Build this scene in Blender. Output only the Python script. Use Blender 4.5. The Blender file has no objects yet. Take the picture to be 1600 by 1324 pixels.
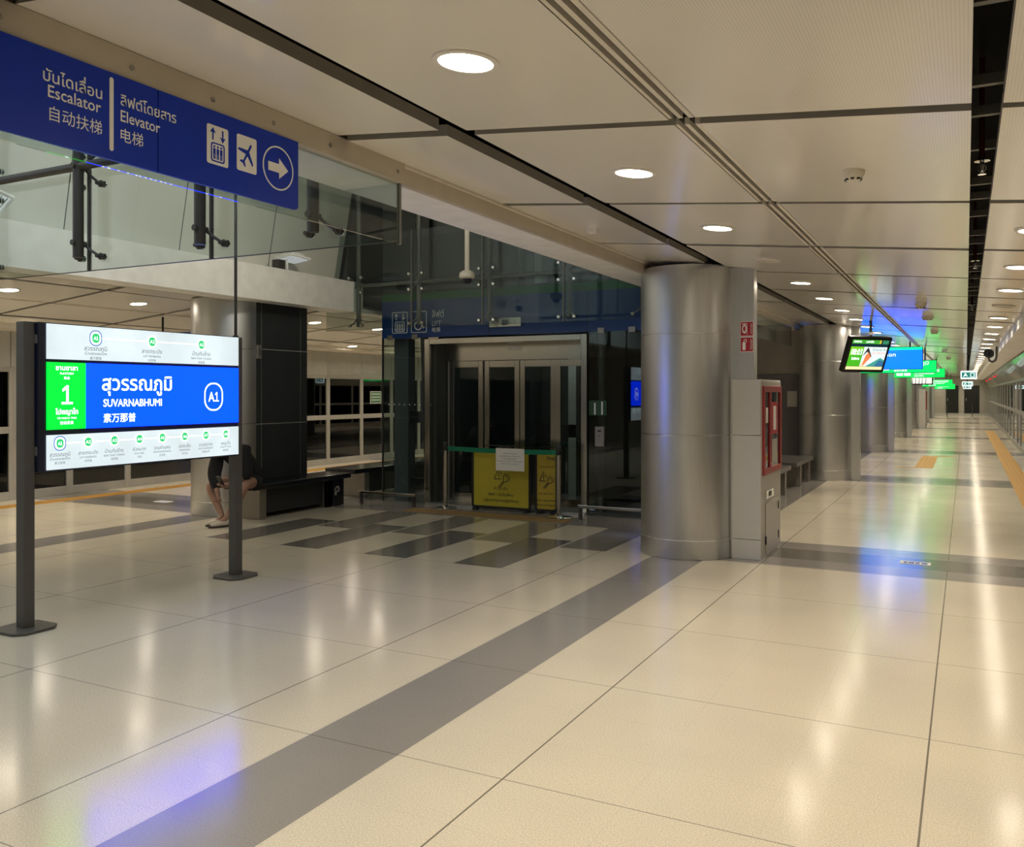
import bpy, bmesh, math, random
from mathutils import Vector, Matrix
random.seed(7)
S = bpy.context.scene
COL = S.collection

# ------------------------------------------------------------------ camera, world, exposure
cam_d = bpy.data.cameras.new('camera'); cam = bpy.data.objects.new('camera', cam_d); COL.objects.link(cam)
cam.location = (0, 0, 1.6)
cam.rotation_euler = (math.radians(90), 0, math.radians(27.5))
cam_d.sensor_fit = 'HORIZONTAL'; cam_d.sensor_width = 36.0
cam_d.lens = 36.0 * 1363 / 1600
cam_d.shift_y = -49 / 1600
cam_d.clip_start = 0.05; cam_d.clip_end = 300
S.camera = cam
W = bpy.data.worlds.new('world'); S.world = W; W.use_nodes = True
W.node_tree.nodes['Background'].inputs[0].default_value = (0.9, 0.85, 0.75, 1)
W.node_tree.nodes['Background'].inputs[1].default_value = 0.01
S.view_settings.view_transform = 'Standard'; S.view_settings.look = 'None'
S.view_settings.gamma = 1.0; S.view_settings.use_curve_mapping = False
S.view_settings.exposure = 0.98
cy = S.cycles
cy.use_denoising = True; cy.max_bounces = 8; cy.diffuse_bounces = 6; cy.glossy_bounces = 4
cy.transparent_max_bounces = 24; cy.transmission_bounces = 6
cy.sample_clamp_indirect = 6; cy.sample_clamp_direct = 0; cy.caustics_reflective = True; cy.blur_glossy = 0.3
DL_STRENGTH = 16            # face of the ceiling downlights
DL_WATT = 4.6              # beam of each downlight
WARM = (1.0, 0.885, 0.70)
def area(name, loc, size, size_y, watt, col, target):
    d = bpy.data.lights.new(name, 'AREA'); d.shape = 'RECTANGLE'; d.size = size; d.size_y = size_y; d.energy = watt; d.color = col
    o = bpy.data.objects.new(name, d); COL.objects.link(o); o.location = loc
    o.rotation_euler = (Vector(target) - Vector(loc)).to_track_quat('-Z', 'Y').to_euler(); return o
# light that falls down the atrium void from the storey above: cool at the camera end, warm and weak towards the lift
area('atrium_daylight', (-5.6, 1.0, 5.25), 4.0, 5.0, 65, (0.80, 0.92, 1.0), (-5.6, 1.0, 0))
area('atrium_lamp', (-5.2, 6.8, 5.25), 1.6, 1.6, 20, (1.0, 0.93, 0.72), (-6.6, 6.8, 0))
for _y, _w, _c in ((1.5, 14, (0.80, 0.91, 1.0)), (4.6, 10, (0.97, 0.96, 0.90)), (7.4, 8, (1.0, 0.94, 0.74))):   # unseen fill lights added to brighten the far void wall
    area('atrium_wall_fill', (-3.5, _y, 4.9), 0.5, 0.5, _w, _c, (-8.2, _y + 0.4, 3.7)).data.spread = math.radians(85)

# ------------------------------------------------------------------ materials
def nodes(name):
    m = bpy.data.materials.new(name); m.use_nodes = True
    nt = m.node_tree; return m, nt, nt.nodes['Principled BSDF']
def tex_noise(nt, scale, detail=4, coord='Object', stretch=None):
    tc = nt.nodes.new('ShaderNodeTexCoord'); n = nt.nodes.new('ShaderNodeTexNoise')
    n.inputs['Scale'].default_value = scale; n.inputs['Detail'].default_value = detail
    if stretch:
        mp = nt.nodes.new('ShaderNodeMapping'); mp.inputs['Scale'].default_value = stretch
        nt.links.new(tc.outputs[coord], mp.inputs[0]); nt.links.new(mp.outputs[0], n.inputs['Vector'])
    else: nt.links.new(tc.outputs[coord], n.inputs['Vector'])
    return n
def ramp(nt, src, c0, c1, p0=0.3, p1=0.7):
    r = nt.nodes.new('ShaderNodeValToRGB'); e = r.color_ramp.elements
    e[0].position = p0; e[0].color = (*c0, 1); e[1].position = p1; e[1].color = (*c1, 1)
    nt.links.new(src, r.inputs[0]); return r
def mat(name, c, rough=0.5, metal=0.0, var=0.06, scale=6, spec=0.5, bump=0, bscale=80, stretch=None, coat=0, rvar=0.0):
    m, nt, b = nodes(name)
    n = tex_noise(nt, scale, stretch=stretch)
    lo = tuple(max(0, x * (1 - var)) for x in c); hi = tuple(min(1, x * (1 + var)) for x in c)
    nt.links.new(ramp(nt, n.outputs['Fac'], lo, hi).outputs[0], b.inputs['Base Color'])
    b.inputs['Roughness'].default_value = rough; b.inputs['Metallic'].default_value = metal
    b.inputs['Specular IOR Level'].default_value = spec; b.inputs['Coat Weight'].default_value = coat
    if rvar:
        mr = nt.nodes.new('ShaderNodeMapRange'); mr.inputs['To Min'].default_value = rough - rvar; mr.inputs['To Max'].default_value = rough + rvar
        nt.links.new(n.outputs['Fac'], mr.inputs['Value']); nt.links.new(mr.outputs[0], b.inputs['Roughness'])
    if bump:
        n2 = tex_noise(nt, bscale); bp = nt.nodes.new('ShaderNodeBump'); bp.inputs['Strength'].default_value = bump; bp.inputs['Distance'].default_value = 0.002
        nt.links.new(n2.outputs['Fac'], bp.inputs['Height']); nt.links.new(bp.outputs[0], b.inputs['Normal'])
    return m
def emit(name, c, s, var=0.0):
    m, nt, b = nodes(name)
    b.inputs['Base Color'].default_value = (*[min(1, x) * 0.5 for x in c], 1); b.inputs['Roughness'].default_value = 0.3
    b.inputs['Emission Color'].default_value = (*c, 1); b.inputs['Emission Strength'].default_value = s
    if var:
        n = tex_noise(nt, 2.5); 
        nt.links.new(ramp(nt, n.outputs['Fac'], tuple(x * (1 - var) for x in c), c).outputs[0], b.inputs['Emission Color'])
    return m
def glass(name, tint=(0.86, 0.9, 0.88), base=0.05, rough=0.01):
    m = bpy.data.materials.new(name); m.use_nodes = True; nt = m.node_tree
    nt.nodes.remove(nt.nodes['Principled BSDF']); out = nt.nodes['Material Output']
    tr = nt.nodes.new('ShaderNodeBsdfTransparent'); tr.inputs[0].default_value = (*tint, 1)
    gl = nt.nodes.new('ShaderNodeBsdfGlossy'); gl.inputs['Roughness'].default_value = rough; gl.inputs[0].default_value = (0.95, 0.97, 1, 1)
    lw = nt.nodes.new('ShaderNodeLayerWeight'); lw.inputs['Blend'].default_value = 0.5
    pw = nt.nodes.new('ShaderNodeMath'); pw.operation = 'POWER'; pw.inputs[1].default_value = 4
    nt.links.new(lw.outputs['Facing'], pw.inputs[0])
    mr = nt.nodes.new('ShaderNodeMapRange'); mr.inputs['To Min'].default_value = base; mr.inputs['To Max'].default_value = 0.85
    nt.links.new(pw.outputs[0], mr.inputs['Value'])
    mx = nt.nodes.new('ShaderNodeMixShader'); nt.links.new(mr.outputs[0], mx.inputs[0])
    nt.links.new(tr.outputs[0], mx.inputs[1]); nt.links.new(gl.outputs[0], mx.inputs[2]); nt.links.new(mx.outputs[0], out.inputs[0])
    return m
def line_mask(nt, sep_out, off, pitch, w):
    """1 on the joint lines of a coordinate, else 0"""
    def M(op, a, bv=None):
        n = nt.nodes.new('ShaderNodeMath'); n.operation = op
        if hasattr(a, 'links'): nt.links.new(a, n.inputs[0])
        else: n.inputs[0].default_value = a
        if bv is not None:
            if hasattr(bv, 'links'): nt.links.new(bv, n.inputs[1])
            else: n.inputs[1].default_value = bv
        return n.outputs[0]
    a = M('SUBTRACT', sep_out, off - pitch / 2 + 100 * pitch * -1); a = M('MODULO', a, pitch); a = M('SUBTRACT', a, pitch / 2); a = M('ABSOLUTE', a)
    return M('LESS_THAN', a, w), M
def floor_mat(name, c, speck=0.16, joints=True, rough=0.14):
    m, nt, b = nodes(name)
    n = tex_noise(nt, 160, 3); n2 = tex_noise(nt, 1.1, 3)
    r1 = ramp(nt, n.outputs['Fac'], tuple(x * (1 - speck) for x in c), tuple(min(1, x * (1 + speck)) for x in c), 0.36, 0.64)
    r2 = ramp(nt, n2.outputs['Fac'], (0.93, 0.93, 0.93), (1.03, 1.02, 1.0))
    mx = nt.nodes.new('ShaderNodeMixRGB'); mx.blend_type = 'MULTIPLY'; mx.inputs[0].default_value = 1
    nt.links.new(r1.outputs[0], mx.inputs[1]); nt.links.new(r2.outputs[0], mx.inputs[2])
    col = mx.outputs[0]
    tc = nt.nodes.new('ShaderNodeTexCoord'); sp = nt.nodes.new('ShaderNodeSeparateXYZ'); nt.links.new(tc.outputs['Object'], sp.inputs[0])
    if joints:
        a, M = line_mask(nt, sp.outputs[0], -0.15, 1.55, 0.004)
        c1, _ = line_mask(nt, sp.outputs[1], 3.18, 1.27, 0.0028)
        f1, _ = line_mask(nt, sp.outputs[0], 0.37, 0.5167, 0.0012)
        f2, _ = line_mask(nt, sp.outputs[1], 3.60, 0.4233, 0.0012)
        f = M('MULTIPLY', M('MAXIMUM', f1, f2), 0.14); g = M('MAXIMUM', M('MULTIPLY', a, 0.8), M('MULTIPLY', c1, 0.62)); g = M('MAXIMUM', f, g)
        m2 = nt.nodes.new('ShaderNodeMixRGB'); nt.links.new(g, m2.inputs[0]); nt.links.new(col, m2.inputs[1]); m2.inputs[2].default_value = (0.07, 0.06, 0.05, 1)
        col = m2.outputs[0]
    nt.links.new(col, b.inputs['Base Color'])
    mr = nt.nodes.new('ShaderNodeMapRange'); mr.inputs['To Min'].default_value = rough - 0.04; mr.inputs['To Max'].default_value = rough + 0.05
    nt.links.new(n2.outputs['Fac'], mr.inputs['Value']); nt.links.new(mr.outputs[0], b.inputs['Roughness'])
    b.inputs['Specular IOR Level'].default_value = 0.62
    bp = nt.nodes.new('ShaderNodeBump'); bp.inputs['Strength'].default_value = 0.05; bp.inputs['Distance'].default_value = 0.002
    nt.links.new(n.outputs['Fac'], bp.inputs['Height']); nt.links.new(bp.outputs[0], b.inputs['Normal'])
    return m
def ceil_mat(name, c):
    m, nt, b = nodes(name)
    tc = nt.nodes.new('ShaderNodeTexCoord')
    w = []
    for d in ('X', 'Y'):
        n = nt.nodes.new('ShaderNodeTexWave'); n.wave_type = 'BANDS'; n.bands_direction = d; n.wave_profile = 'SIN'
        n.inputs['Scale'].default_value = 30; n.inputs['Distortion'].default_value = 0
        nt.links.new(tc.outputs['Object'], n.inputs['Vector']); w.append(n.outputs['Fac'])
    mu = nt.nodes.new('ShaderNodeMath'); mu.operation = 'MULTIPLY'; nt.links.new(w[0], mu.inputs[0]); nt.links.new(w[1], mu.inputs[1])
    r = ramp(nt, mu.outputs[0], c, tuple(x * 0.72 for x in c), 0.5, 0.85)
    n2 = tex_noise(nt, 0.9, 3); r2 = ramp(nt, n2.outputs['Fac'], (0.95, 0.95, 0.95), (1, 1, 1))
    mx = nt.nodes.new('ShaderNodeMixRGB'); mx.blend_type = 'MULTIPLY'; mx.inputs[0].default_value = 1
    nt.links.new(r.outputs[0], mx.inputs[1]); nt.links.new(r2.outputs[0], mx.inputs[2]); nt.links.new(mx.outputs[0], b.inputs['Base Color'])
    b.inputs['Roughness'].default_value = 0.14; b.inputs['Specular IOR Level'].default_value = 0.55
    return m
M = {}
M['floor'] = floor_mat('beige_terrazzo', (0.70, 0.635, 0.515))
M['band'] = floor_mat('grey_terrazzo', (0.30, 0.28, 0.265), 0.10)
M['dark_tile'] = floor_mat('dark_grey_terrazzo', (0.185, 0.175, 0.16), 0.10)
M['mid_tile'] = floor_mat('mid_grey_terrazzo', (0.27, 0.25, 0.215), 0.10)
M['ceil'] = ceil_mat('perforated_ceiling_metal', (0.86, 0.83, 0.765))
M['ceil_rail'] = mat('cream_ceiling_rail', (0.72, 0.67, 0.58), 0.4)
M['ceil_edge'] = mat('ceiling_panel_return', (0.36, 0.34, 0.30), 0.5)
M['plaster'] = mat('white_plaster', (0.80, 0.79, 0.76), 0.6)
M['fascia'] = mat('beige_fascia_metal', (0.50, 0.45, 0.37), 0.45)
M['black'] = mat('black_void', (0.012, 0.012, 0.012), 0.7)
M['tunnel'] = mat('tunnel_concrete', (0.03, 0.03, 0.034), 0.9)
M['voidwall'] = mat('grey_void_cladding', (0.62, 0.62, 0.57), 0.55, var=0.05, scale=1.2)
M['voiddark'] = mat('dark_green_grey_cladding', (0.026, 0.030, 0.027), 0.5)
M['steel'] = mat('brushed_steel', (0.63, 0.635, 0.64), 0.36, 1.0, var=0.05, scale=3, stretch=(60, 60, 1.2), rvar=0.04)
M['portal'] = mat('polished_portal_steel', (0.52, 0.50, 0.45), 0.2, 1.0, var=0.05, scale=3, stretch=(40, 40, 1))
M['joint'] = mat('column_joint_silver', (0.75, 0.74, 0.72), 0.25, 1.0)
M['chrome'] = mat('chrome', (0.8, 0.8, 0.78), 0.08, 1.0, var=0.02)
M['tube'] = mat('dark_painted_tube', (0.06, 0.056, 0.052), 0.4, 0.3)
M['tubelight'] = mat('grey_painted_tube', (0.20, 0.20, 0.185), 0.4, 0.3)
M['glass'] = glass('clear_glass')
M['smoke'] = glass('smoke_barrier_glass', (0.82, 0.86, 0.84), 0.032)
M['liftglass'] = glass('lift_shaft_glass', (0.84, 0.89, 0.88), 0.055)
M['psdglass'] = glass('screen_door_glass', (0.30, 0.32, 0.34), 0.075)
M['seal'] = mat('black_glass_seal', (0.03, 0.03, 0.03), 0.5)
M['psd'] = mat('grey_aluminium_frame', (0.46, 0.45, 0.42), 0.4, 0.3)
M['psdhead'] = mat('screen_door_header_enamel', (0.44, 0.44, 0.41), 0.25, coat=0.3)
M['post'] = mat('grey_sign_post_paint', (0.105, 0.10, 0.095), 0.45, 0.2)
M['housing'] = mat('navy_black_housing', (0.008, 0.011, 0.03), 0.35)
M['blue'] = mat('royal_blue_sign_enamel', (0.004, 0.036, 0.46), 0.4, var=0.03, spec=0.25)
M['navy'] = mat('navy_blue_lift_fascia', (0.008, 0.045, 0.20), 0.3, var=0.03)
M['green_paint'] = mat('green_stripe', (0.015, 0.12, 0.03), 0.35)
M['white_paint'] = mat('white_lettering', (0.88, 0.88, 0.86), 0.5, var=0.01)
M['grey_letter'] = mat('grey_white_lettering', (0.80, 0.82, 0.84), 0.5, var=0.01)
M['signpaper'] = mat('white_notice_paper', (0.72, 0.70, 0.66), 0.7, var=0.02)
M['ink'] = mat('black_ink', (0.02, 0.02, 0.02), 0.6)
M['e_white'] = emit('lit_white_panel', (0.80, 0.92, 0.97), 0.49, 0.22)
M['e_blue'] = emit('lit_blue_panel', (0.0, 0.021, 0.72), 3.2)
M['e_green'] = emit('lit_green_panel', (0.0, 0.60, 0.035), 0.8)
M['e_letter'] = emit('lit_white_letter', (0.88, 0.97, 1.0), 1.3)
M['e_dot'] = emit('lit_green_dot', (0.03, 0.55, 0.15), .6)
M['e_line'] = emit('lit_cream_line', (1.0, 0.93, 0.66), .75)
M['e_ring'] = emit('lit_blue_ring', (0.02, 0.12, 0.45), .6)
M['e_ink'] = emit('lit_grey_ink', (0.07, 0.09, 0.11), .6)
M['downlight'] = emit('warm_downlight_diffuser', WARM, DL_STRENGTH)
M['dl_off'] = mat('unlit_downlight_diffuser', (0.55, 0.5, 0.42), 0.4)
M['ringwhite'] = mat('white_trim_ring', (0.75, 0.72, 0.66), 0.4)
M['cream'] = mat('cream_plastic', (0.70, 0.66, 0.56), 0.45)
M['dark_clad'] = mat('charcoal_cladding_panel', (0.022, 0.024, 0.027), 0.5, spec=0.35, var=0.08, scale=1.5)
M['cabinet'] = mat('light_grey_enamel', (0.56, 0.55, 0.53), 0.35, var=0.02)
M['cabside'] = mat('grey_brown_enamel', (0.36, 0.335, 0.30), 0.35, var=0.02)
M['red'] = mat('fire_red_enamel', (0.32, 0.035, 0.04), 0.4, var=0.04)
M['redsign'] = mat('red_sign_vinyl', (0.42, 0.015, 0.03), 0.4, var=0.02)
M['granite'] = mat('black_granite', (0.012, 0.013, 0.018), 0.18, var=0.3, scale=90)
M['bench_leg'] = mat('bench_leg_steel', (0.33, 0.31, 0.28), 0.35, 0.8, var=0.05)
M['bench_grey'] = mat('grey_bench_stone', (0.10, 0.095, 0.09), 0.3)
M['tactile'] = mat('yellow_tactile_paving', (0.52, 0.30, 0.075), 0.5, var=0.1, scale=40)
M['yellow'] = mat('yellow_board_vinyl', (0.47, 0.39, 0.03), 0.45, var=0.05)
M['amber'] = mat('amber_board_vinyl', (0.43, 0.31, 0.025), 0.45, var=0.05)
M['blackplastic'] = mat('black_plastic', (0.012, 0.012, 0.013), 0.4)
M['beltgreen'] = mat('green_webbing', (0.0, 0.17, 0.085), 0.7, bump=0.3, bscale=400)
M['skin'] = mat('skin', (0.30, 0.165, 0.115), 0.5, var=0.05, scale=20)
M['dress'] = mat('black_knit_fabric', (0.006, 0.006, 0.009), 0.85, bump=0.4, bscale=300)
M['hair'] = mat('black_hair', (0.010, 0.008, 0.007), 0.45, stretch=(60, 60, 6))
M['shoe'] = mat('cream_canvas_shoe', (0.55, 0.48, 0.40), 0.7)
M['sole'] = mat('dark_shoe_sole', (0.05, 0.04, 0.035), 0.6)

# ------------------------------------------------------------------ mesh helpers
ORG = {}
class Fr:
    """a local frame: origin and three unit axes"""
    def __init__(s, o, u, v, n): s.o, s.u, s.v, s.n = Vector(o), Vector(u), Vector(v), Vector(n)
    def p(s, a, b, c=0.0): return s.o + s.u * a + s.v * b + s.n * c
def face_px(x): return Fr((x, 0, 0), (0, 1, 0), (0, 0, 1), (1, 0, 0))        # faces +X; a = Y, b = Z
def face_nx(x): return Fr((x, 0, 0), (0, -1, 0), (0, 0, 1), (-1, 0, 0))
def face_ny(y): return Fr((0, y, 0), (1, 0, 0), (0, 0, 1), (0, -1, 0))       # faces -Y; a = X, b = Z
WORLD = Fr((0, 0, 0), (1, 0, 0), (0, 1, 0), (0, 0, 1))
def rrect(a0, a1, b0, b1, r, n=5):
    out = []
    for cx_, cy_, s in ((a1 - r, b0 + r, -90), (a1 - r, b1 - r, 0), (a0 + r, b1 - r, 90), (a0 + r, b0 + r, 180)):
        for i in range(n + 1):
            t = math.radians(s + 90 * i / n); out.append((cx_ + r * math.cos(t), cy_ + r * math.sin(t)))
    return out
def circ(a, b, r, n=32, rb=None):
    return [(a + r * math.cos(2 * math.pi * i / n), b + (rb or r) * math.sin(2 * math.pi * i / n)) for i in range(n)]
TXT = {}
def raw_txt(s):
    c = bpy.data.curves.new('t', 'FONT'); c.body = s; c.resolution_u = 3
    o = bpy.data.objects.new('t', c); COL.objects.link(o)
    me = bpy.data.meshes.new_from_object(o.evaluated_get(bpy.context.evaluated_depsgraph_get()))
    v = [tuple(q.co) for q in me.vertices]; f = [tuple(q.vertices) for q in me.polygons]
    bpy.data.objects.remove(o); bpy.data.curves.remove(c); bpy.data.meshes.remove(me)
    return v, f
UPPER, TONE = '\u0e34\u0e35\u0e36\u0e37\u0e31', '\u0e48\u0e49\u0e4a\u0e4b\u0e4c'
def txt_mesh(s):
    """flat outline of a line of text; a Thai tone mark above an upper vowel is lifted clear of it"""
    if s not in TXT:
        base, lifted = '', []
        for i, ch in enumerate(s):
            if ch in TONE and i and s[i - 1] in UPPER: lifted.append((base, ch))
            else: base += ch
        v, f = raw_txt(base)
        bar = max(q[0] for q in raw_txt('|')[0])
        for pre, ch in lifted:
            adv = max(q[0] for q in raw_txt(pre + '|')[0]) - bar
            tv_, tf = raw_txt(ch); b = len(v)
            v = v + [(q[0] + adv, q[1] + 0.19, 0.0) for q in tv_]; f = f + [tuple(i + b for i in p) for p in tf]
        xs = [q[0] for q in v] or [0, 0]
        TXT[s] = (v, f, min(xs), max(xs))
    return TXT[s]
class MB:
    def __init__(s): s.v, s.f, s.mi, s.ms = [], [], [], []
    def add(s, vs, fs, m):
        if m not in s.ms: s.ms.append(m)
        k = s.ms.index(m); b = len(s.v)
        s.v += [Vector(q) for q in vs]
        for f in fs: s.f.append([i + b for i in f]); s.mi.append(k)
        return s
    def box(s, x0, x1, y0, y1, z0, z1, m, fr=WORLD):
        x0, x1 = min(x0, x1), max(x0, x1); y0, y1 = min(y0, y1), max(y0, y1); z0, z1 = min(z0, z1), max(z0, z1)
        vs = [fr.p(x, y, z) for z in (z0, z1) for y in (y0, y1) for x in (x0, x1)]
        return s.add(vs, [(0, 2, 3, 1), (4, 5, 7, 6), (0, 1, 5, 4), (2, 6, 7, 3), (0, 4, 6, 2), (1, 3, 7, 5)], m)
    def prism(s, pts, c0, c1, m, fr=WORLD):
        n = len(pts); vs = [fr.p(a, b, c0) for a, b in pts] + [fr.p(a, b, c1) for a, b in pts]
        fs = [tuple(range(n))[::-1], tuple(range(n, 2 * n))] + [(i, (i + 1) % n, n + (i + 1) % n, n + i) for i in range(n)]
        return s.add(vs, fs, m)
    def flat(s, pts, c, m, fr=WORLD): return s.add([fr.p(a, b, c) for a, b in pts], [tuple(range(len(pts)))], m)
    def ring(s, outer, inner, c0, c1, m, fr=WORLD):
        n = len(outer); vs = [fr.p(a, b, c) for c in (c0, c1) for L in (outer, inner) for a, b in L]
        fs = []
        for i in range(n):
            j = (i + 1) % n
            fs += [(i, n + i, n + j, j), (2 * n + i, 2 * n + j, 3 * n + j, 3 * n + i), (i, j, 2 * n + j, 2 * n + i), (n + i, 3 * n + i, 3 * n + j, n + j)]
        return s.add(vs, fs, m)
    def tube(s, pts, r, m, n=10, cap=True):
        pts = [Vector(p) for p in pts]; rs = r if isinstance(r, (list, tuple)) else [r] * len(pts)
        vs, fs = [], []
        up = None
        for i, p in enumerate(pts):
            d = (pts[min(i + 1, len(pts) - 1)] - pts[max(i - 1, 0)]).normalized()
            if up is None:
                up = Vector((0, 0, 1)) if abs(d.z) < 0.9 else Vector((1, 0, 0))
            a = d.cross(up).normalized(); b_ = a.cross(d).normalized(); up = b_
            for k in range(n):
                t = 2 * math.pi * k / n; vs.append(p + a * math.cos(t) * rs[i] + b_ * math.sin(t) * rs[i])
        for i in range(len(pts) - 1):
            for k in range(n):
                k2 = (k + 1) % n; fs.append((i * n + k, i * n + k2, (i + 1) * n + k2, (i + 1) * n + k))
        if cap: fs += [tuple(range(n))[::-1], tuple(range((len(pts) - 1) * n, len(pts) * n))]
        return s.add(vs, fs, m)
    def lathe(s, prof, m, fr=WORLD, n=32):
        vs, fs = [], []
        for r, z in prof:
            for k in range(n):
                t = 2 * math.pi * k / n; vs.append(fr.p(r * math.cos(t), r * math.sin(t), z))
        for i in range(len(prof) - 1):
            for k in range(n):
                k2 = (k + 1) % n; fs.append((i * n + k, i * n + k2, (i + 1) * n + k2, (i + 1) * n + k))
        fs += [tuple(range(n))[::-1], tuple(range((len(prof) - 1) * n, len(prof) * n))]
        return s.add(vs, fs, m)
    def text(s, fr, body, a, b, size, m, align='L', c=0.003, width=None, bold=0.0):
        v, f, x0, x1 = txt_mesh(body)
        if x1 - x0 < 1e-6: return s
        sx = width / (x1 - x0) if width else size
        off = {'L': -x0, 'C': -(x0 + x1) / 2, 'R': -x1}[align]
        for k, d in enumerate(((0, 0), (-1, 0), (1, 0), (0, -1), (0, 1)) if bold else ((0, 0),)):    # heavier strokes: the outline repeated a hair's breadth apart
            s.add([fr.p(a + (q[0] + off) * sx + d[0] * bold * size, b + (q[1] + d[1] * bold) * size, c + .0002 * k) for q in v], f, m)
        return s
    def build(s, name, parent=None, smooth=None, bevel=0, loc=None):
        o0 = ORG[parent.name] if parent else Vector(loc or (0, 0, 0))
        me = bpy.data.meshes.new(name); me.from_pydata([q - o0 for q in s.v], [], s.f)
        for q in s.ms: me.materials.append(q)
        me.polygons.foreach_set('material_index', s.mi)
        bm = bmesh.new(); bm.from_mesh(me); bmesh.ops.recalc_face_normals(bm, faces=[f for f in bm.faces]) if s.v and smooth != 'keep' else None
        bm.to_mesh(me); bm.free()
        if smooth and smooth != 'keep':
            me.polygons.foreach_set('use_smooth', [True] * len(me.polygons)); me.set_sharp_from_angle(angle=math.radians(smooth))
        me.update()
        o = bpy.data.objects.new(name, me); COL.objects.link(o)
        if parent: o.parent = parent
        else: o.location = o0
        if bevel:
            bv = o.modifiers.new('bevel', 'BEVEL'); bv.width = bevel; bv.segments = 2; bv.limit_method = 'ANGLE'
        ORG[o.name] = o0.copy() if not parent else ORG[parent.name].copy()
        return o
def tag(o, label=None, cat=None, group=None, kind=None):
    if label: o['label'] = label
    if cat: o['category'] = cat
    if group: o['group'] = group
    if kind: o['kind'] = kind
    return o
def thing(name, label, cat, loc=(0, 0, 0), group=None, kind=None):
    o = bpy.data.objects.new(name, None); COL.objects.link(o); o.location = loc; o.empty_display_size = 0.1
    ORG[o.name] = Vector(loc); return tag(o, label, cat, group, kind)
def dup(root, delta, label=None, group=None):
    r = root.copy(); COL.objects.link(r); r.location = root.location + Vector(delta)
    ORG[r.name] = ORG[root.name] + Vector(delta)
    if label: r['label'] = label
    if group: r['group'] = group
    for ch in list(root.children):
        c = ch.copy(); COL.objects.link(c); c.parent = r; ORG[c.name] = ORG[r.name]
        for g in list(ch.children):
            d = g.copy(); COL.objects.link(d); d.parent = c; ORG[d.name] = ORG[r.name]
    return r
ORD = ['first', 'second', 'third', 'fourth', 'fifth', 'sixth', 'seventh', 'eighth', 'ninth', 'tenth', 'eleventh', 'twelfth', 'thirteenth', 'fourteenth', 'fifteenth',
       'sixteenth', 'seventeenth', 'eighteenth', 'nineteenth', 'twentieth', 'twenty-first', 'twenty-second', 'twenty-third', 'twenty-fourth', 'twenty-fifth', 'twenty-sixth',
       'twenty-seventh', 'twenty-eighth', 'twenty-ninth', 'thirtieth', 'thirty-first', 'thirty-second', 'thirty-third', 'thirty-fourth', 'thirty-fifth', 'thirty-sixth',
       'thirty-seventh', 'thirty-eighth', 'thirty-ninth', 'fortieth', 'forty-first', 'forty-second', 'forty-third']
CXM = -5.6                                # mirror line of the island platform
def mir(x): return 2 * CXM - x
def cz(x):                                # sloping ceiling height
    if x < CXM: x = mir(x)
    return 2.62 - 0.095 * x
def struct(name, mb, label, cat, **k): return tag(mb.build(name, **k), label, cat, kind='structure')

# ------------------------------------------------------------------ the setting: floor
BAY, Y0 = 1.75, 3.52
YB, YE = -6.0, 66.5
COLY = [8.57 + 8.43 * i for i in range(7)]
def floor_cells():
    xs = [-12.6, 1.4]; ys = [YB, YE]
    longs = [(-2.72, -2.22), (mir(-2.22), mir(-2.72))]
    for a, b in longs: xs += [a, b]
    cross = []
    for cyy in [8.95 + 8.43 * i for i in range(-1, 7)]:
        cross.append((cyy - 0.67, cyy - 0.27, cyy + 0.28, cyy + 0.68)); ys += list(cross[-1])
    tiles = []
    for x in (-7.44, -6.38, -5.30, -4.26):
        tiles.append((x, x + 0.51, 6.98, 8.62, 'dark_tile'))
    for x in (-6.90, -5.84, -4.77, -3.72):
        tiles.append((x, x + 0.51, 8.2, 9.62, 'mid_tile'))
    tiles.append((-8.3, -3.2, 9.62, 13.2, 'band'))
    for t in tiles: xs += t[:2]; ys += t[2:4]
    xs = sorted(set(x for x in xs)); ys = sorted(set(y for y in ys if YB <= y <= YE))
    mb = MB()
    for i in range(len(xs) - 1):
        for j in range(len(ys) - 1):
            cxx, cyy = (xs[i] + xs[i + 1]) / 2, (ys[j] + ys[j + 1]) / 2
            m = 'floor'
            if any(a < cxx < b for a, b in longs): m = 'band'
            if not (-8.48 < cxx < -2.72):
                for c0, c1, c2, c3 in cross:
                    if c0 < cyy < c3: m = 'band'
                    if c1 < cyy < c2: m = 'dark_tile'
            for a, b, c, d, mm in tiles:
                if a < cxx < b and c < cyy < d: m = mm
            mb.add([(xs[i], ys[j], 0), (xs[i + 1], ys[j], 0), (xs[i + 1], ys[j + 1], 0), (xs[i], ys[j + 1], 0)], [(0, 1, 2, 3)], M[m])
    return mb
struct('floor', floor_cells(), 'polished beige terrazzo platform floor with grey inlaid bands', 'floor')

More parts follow.
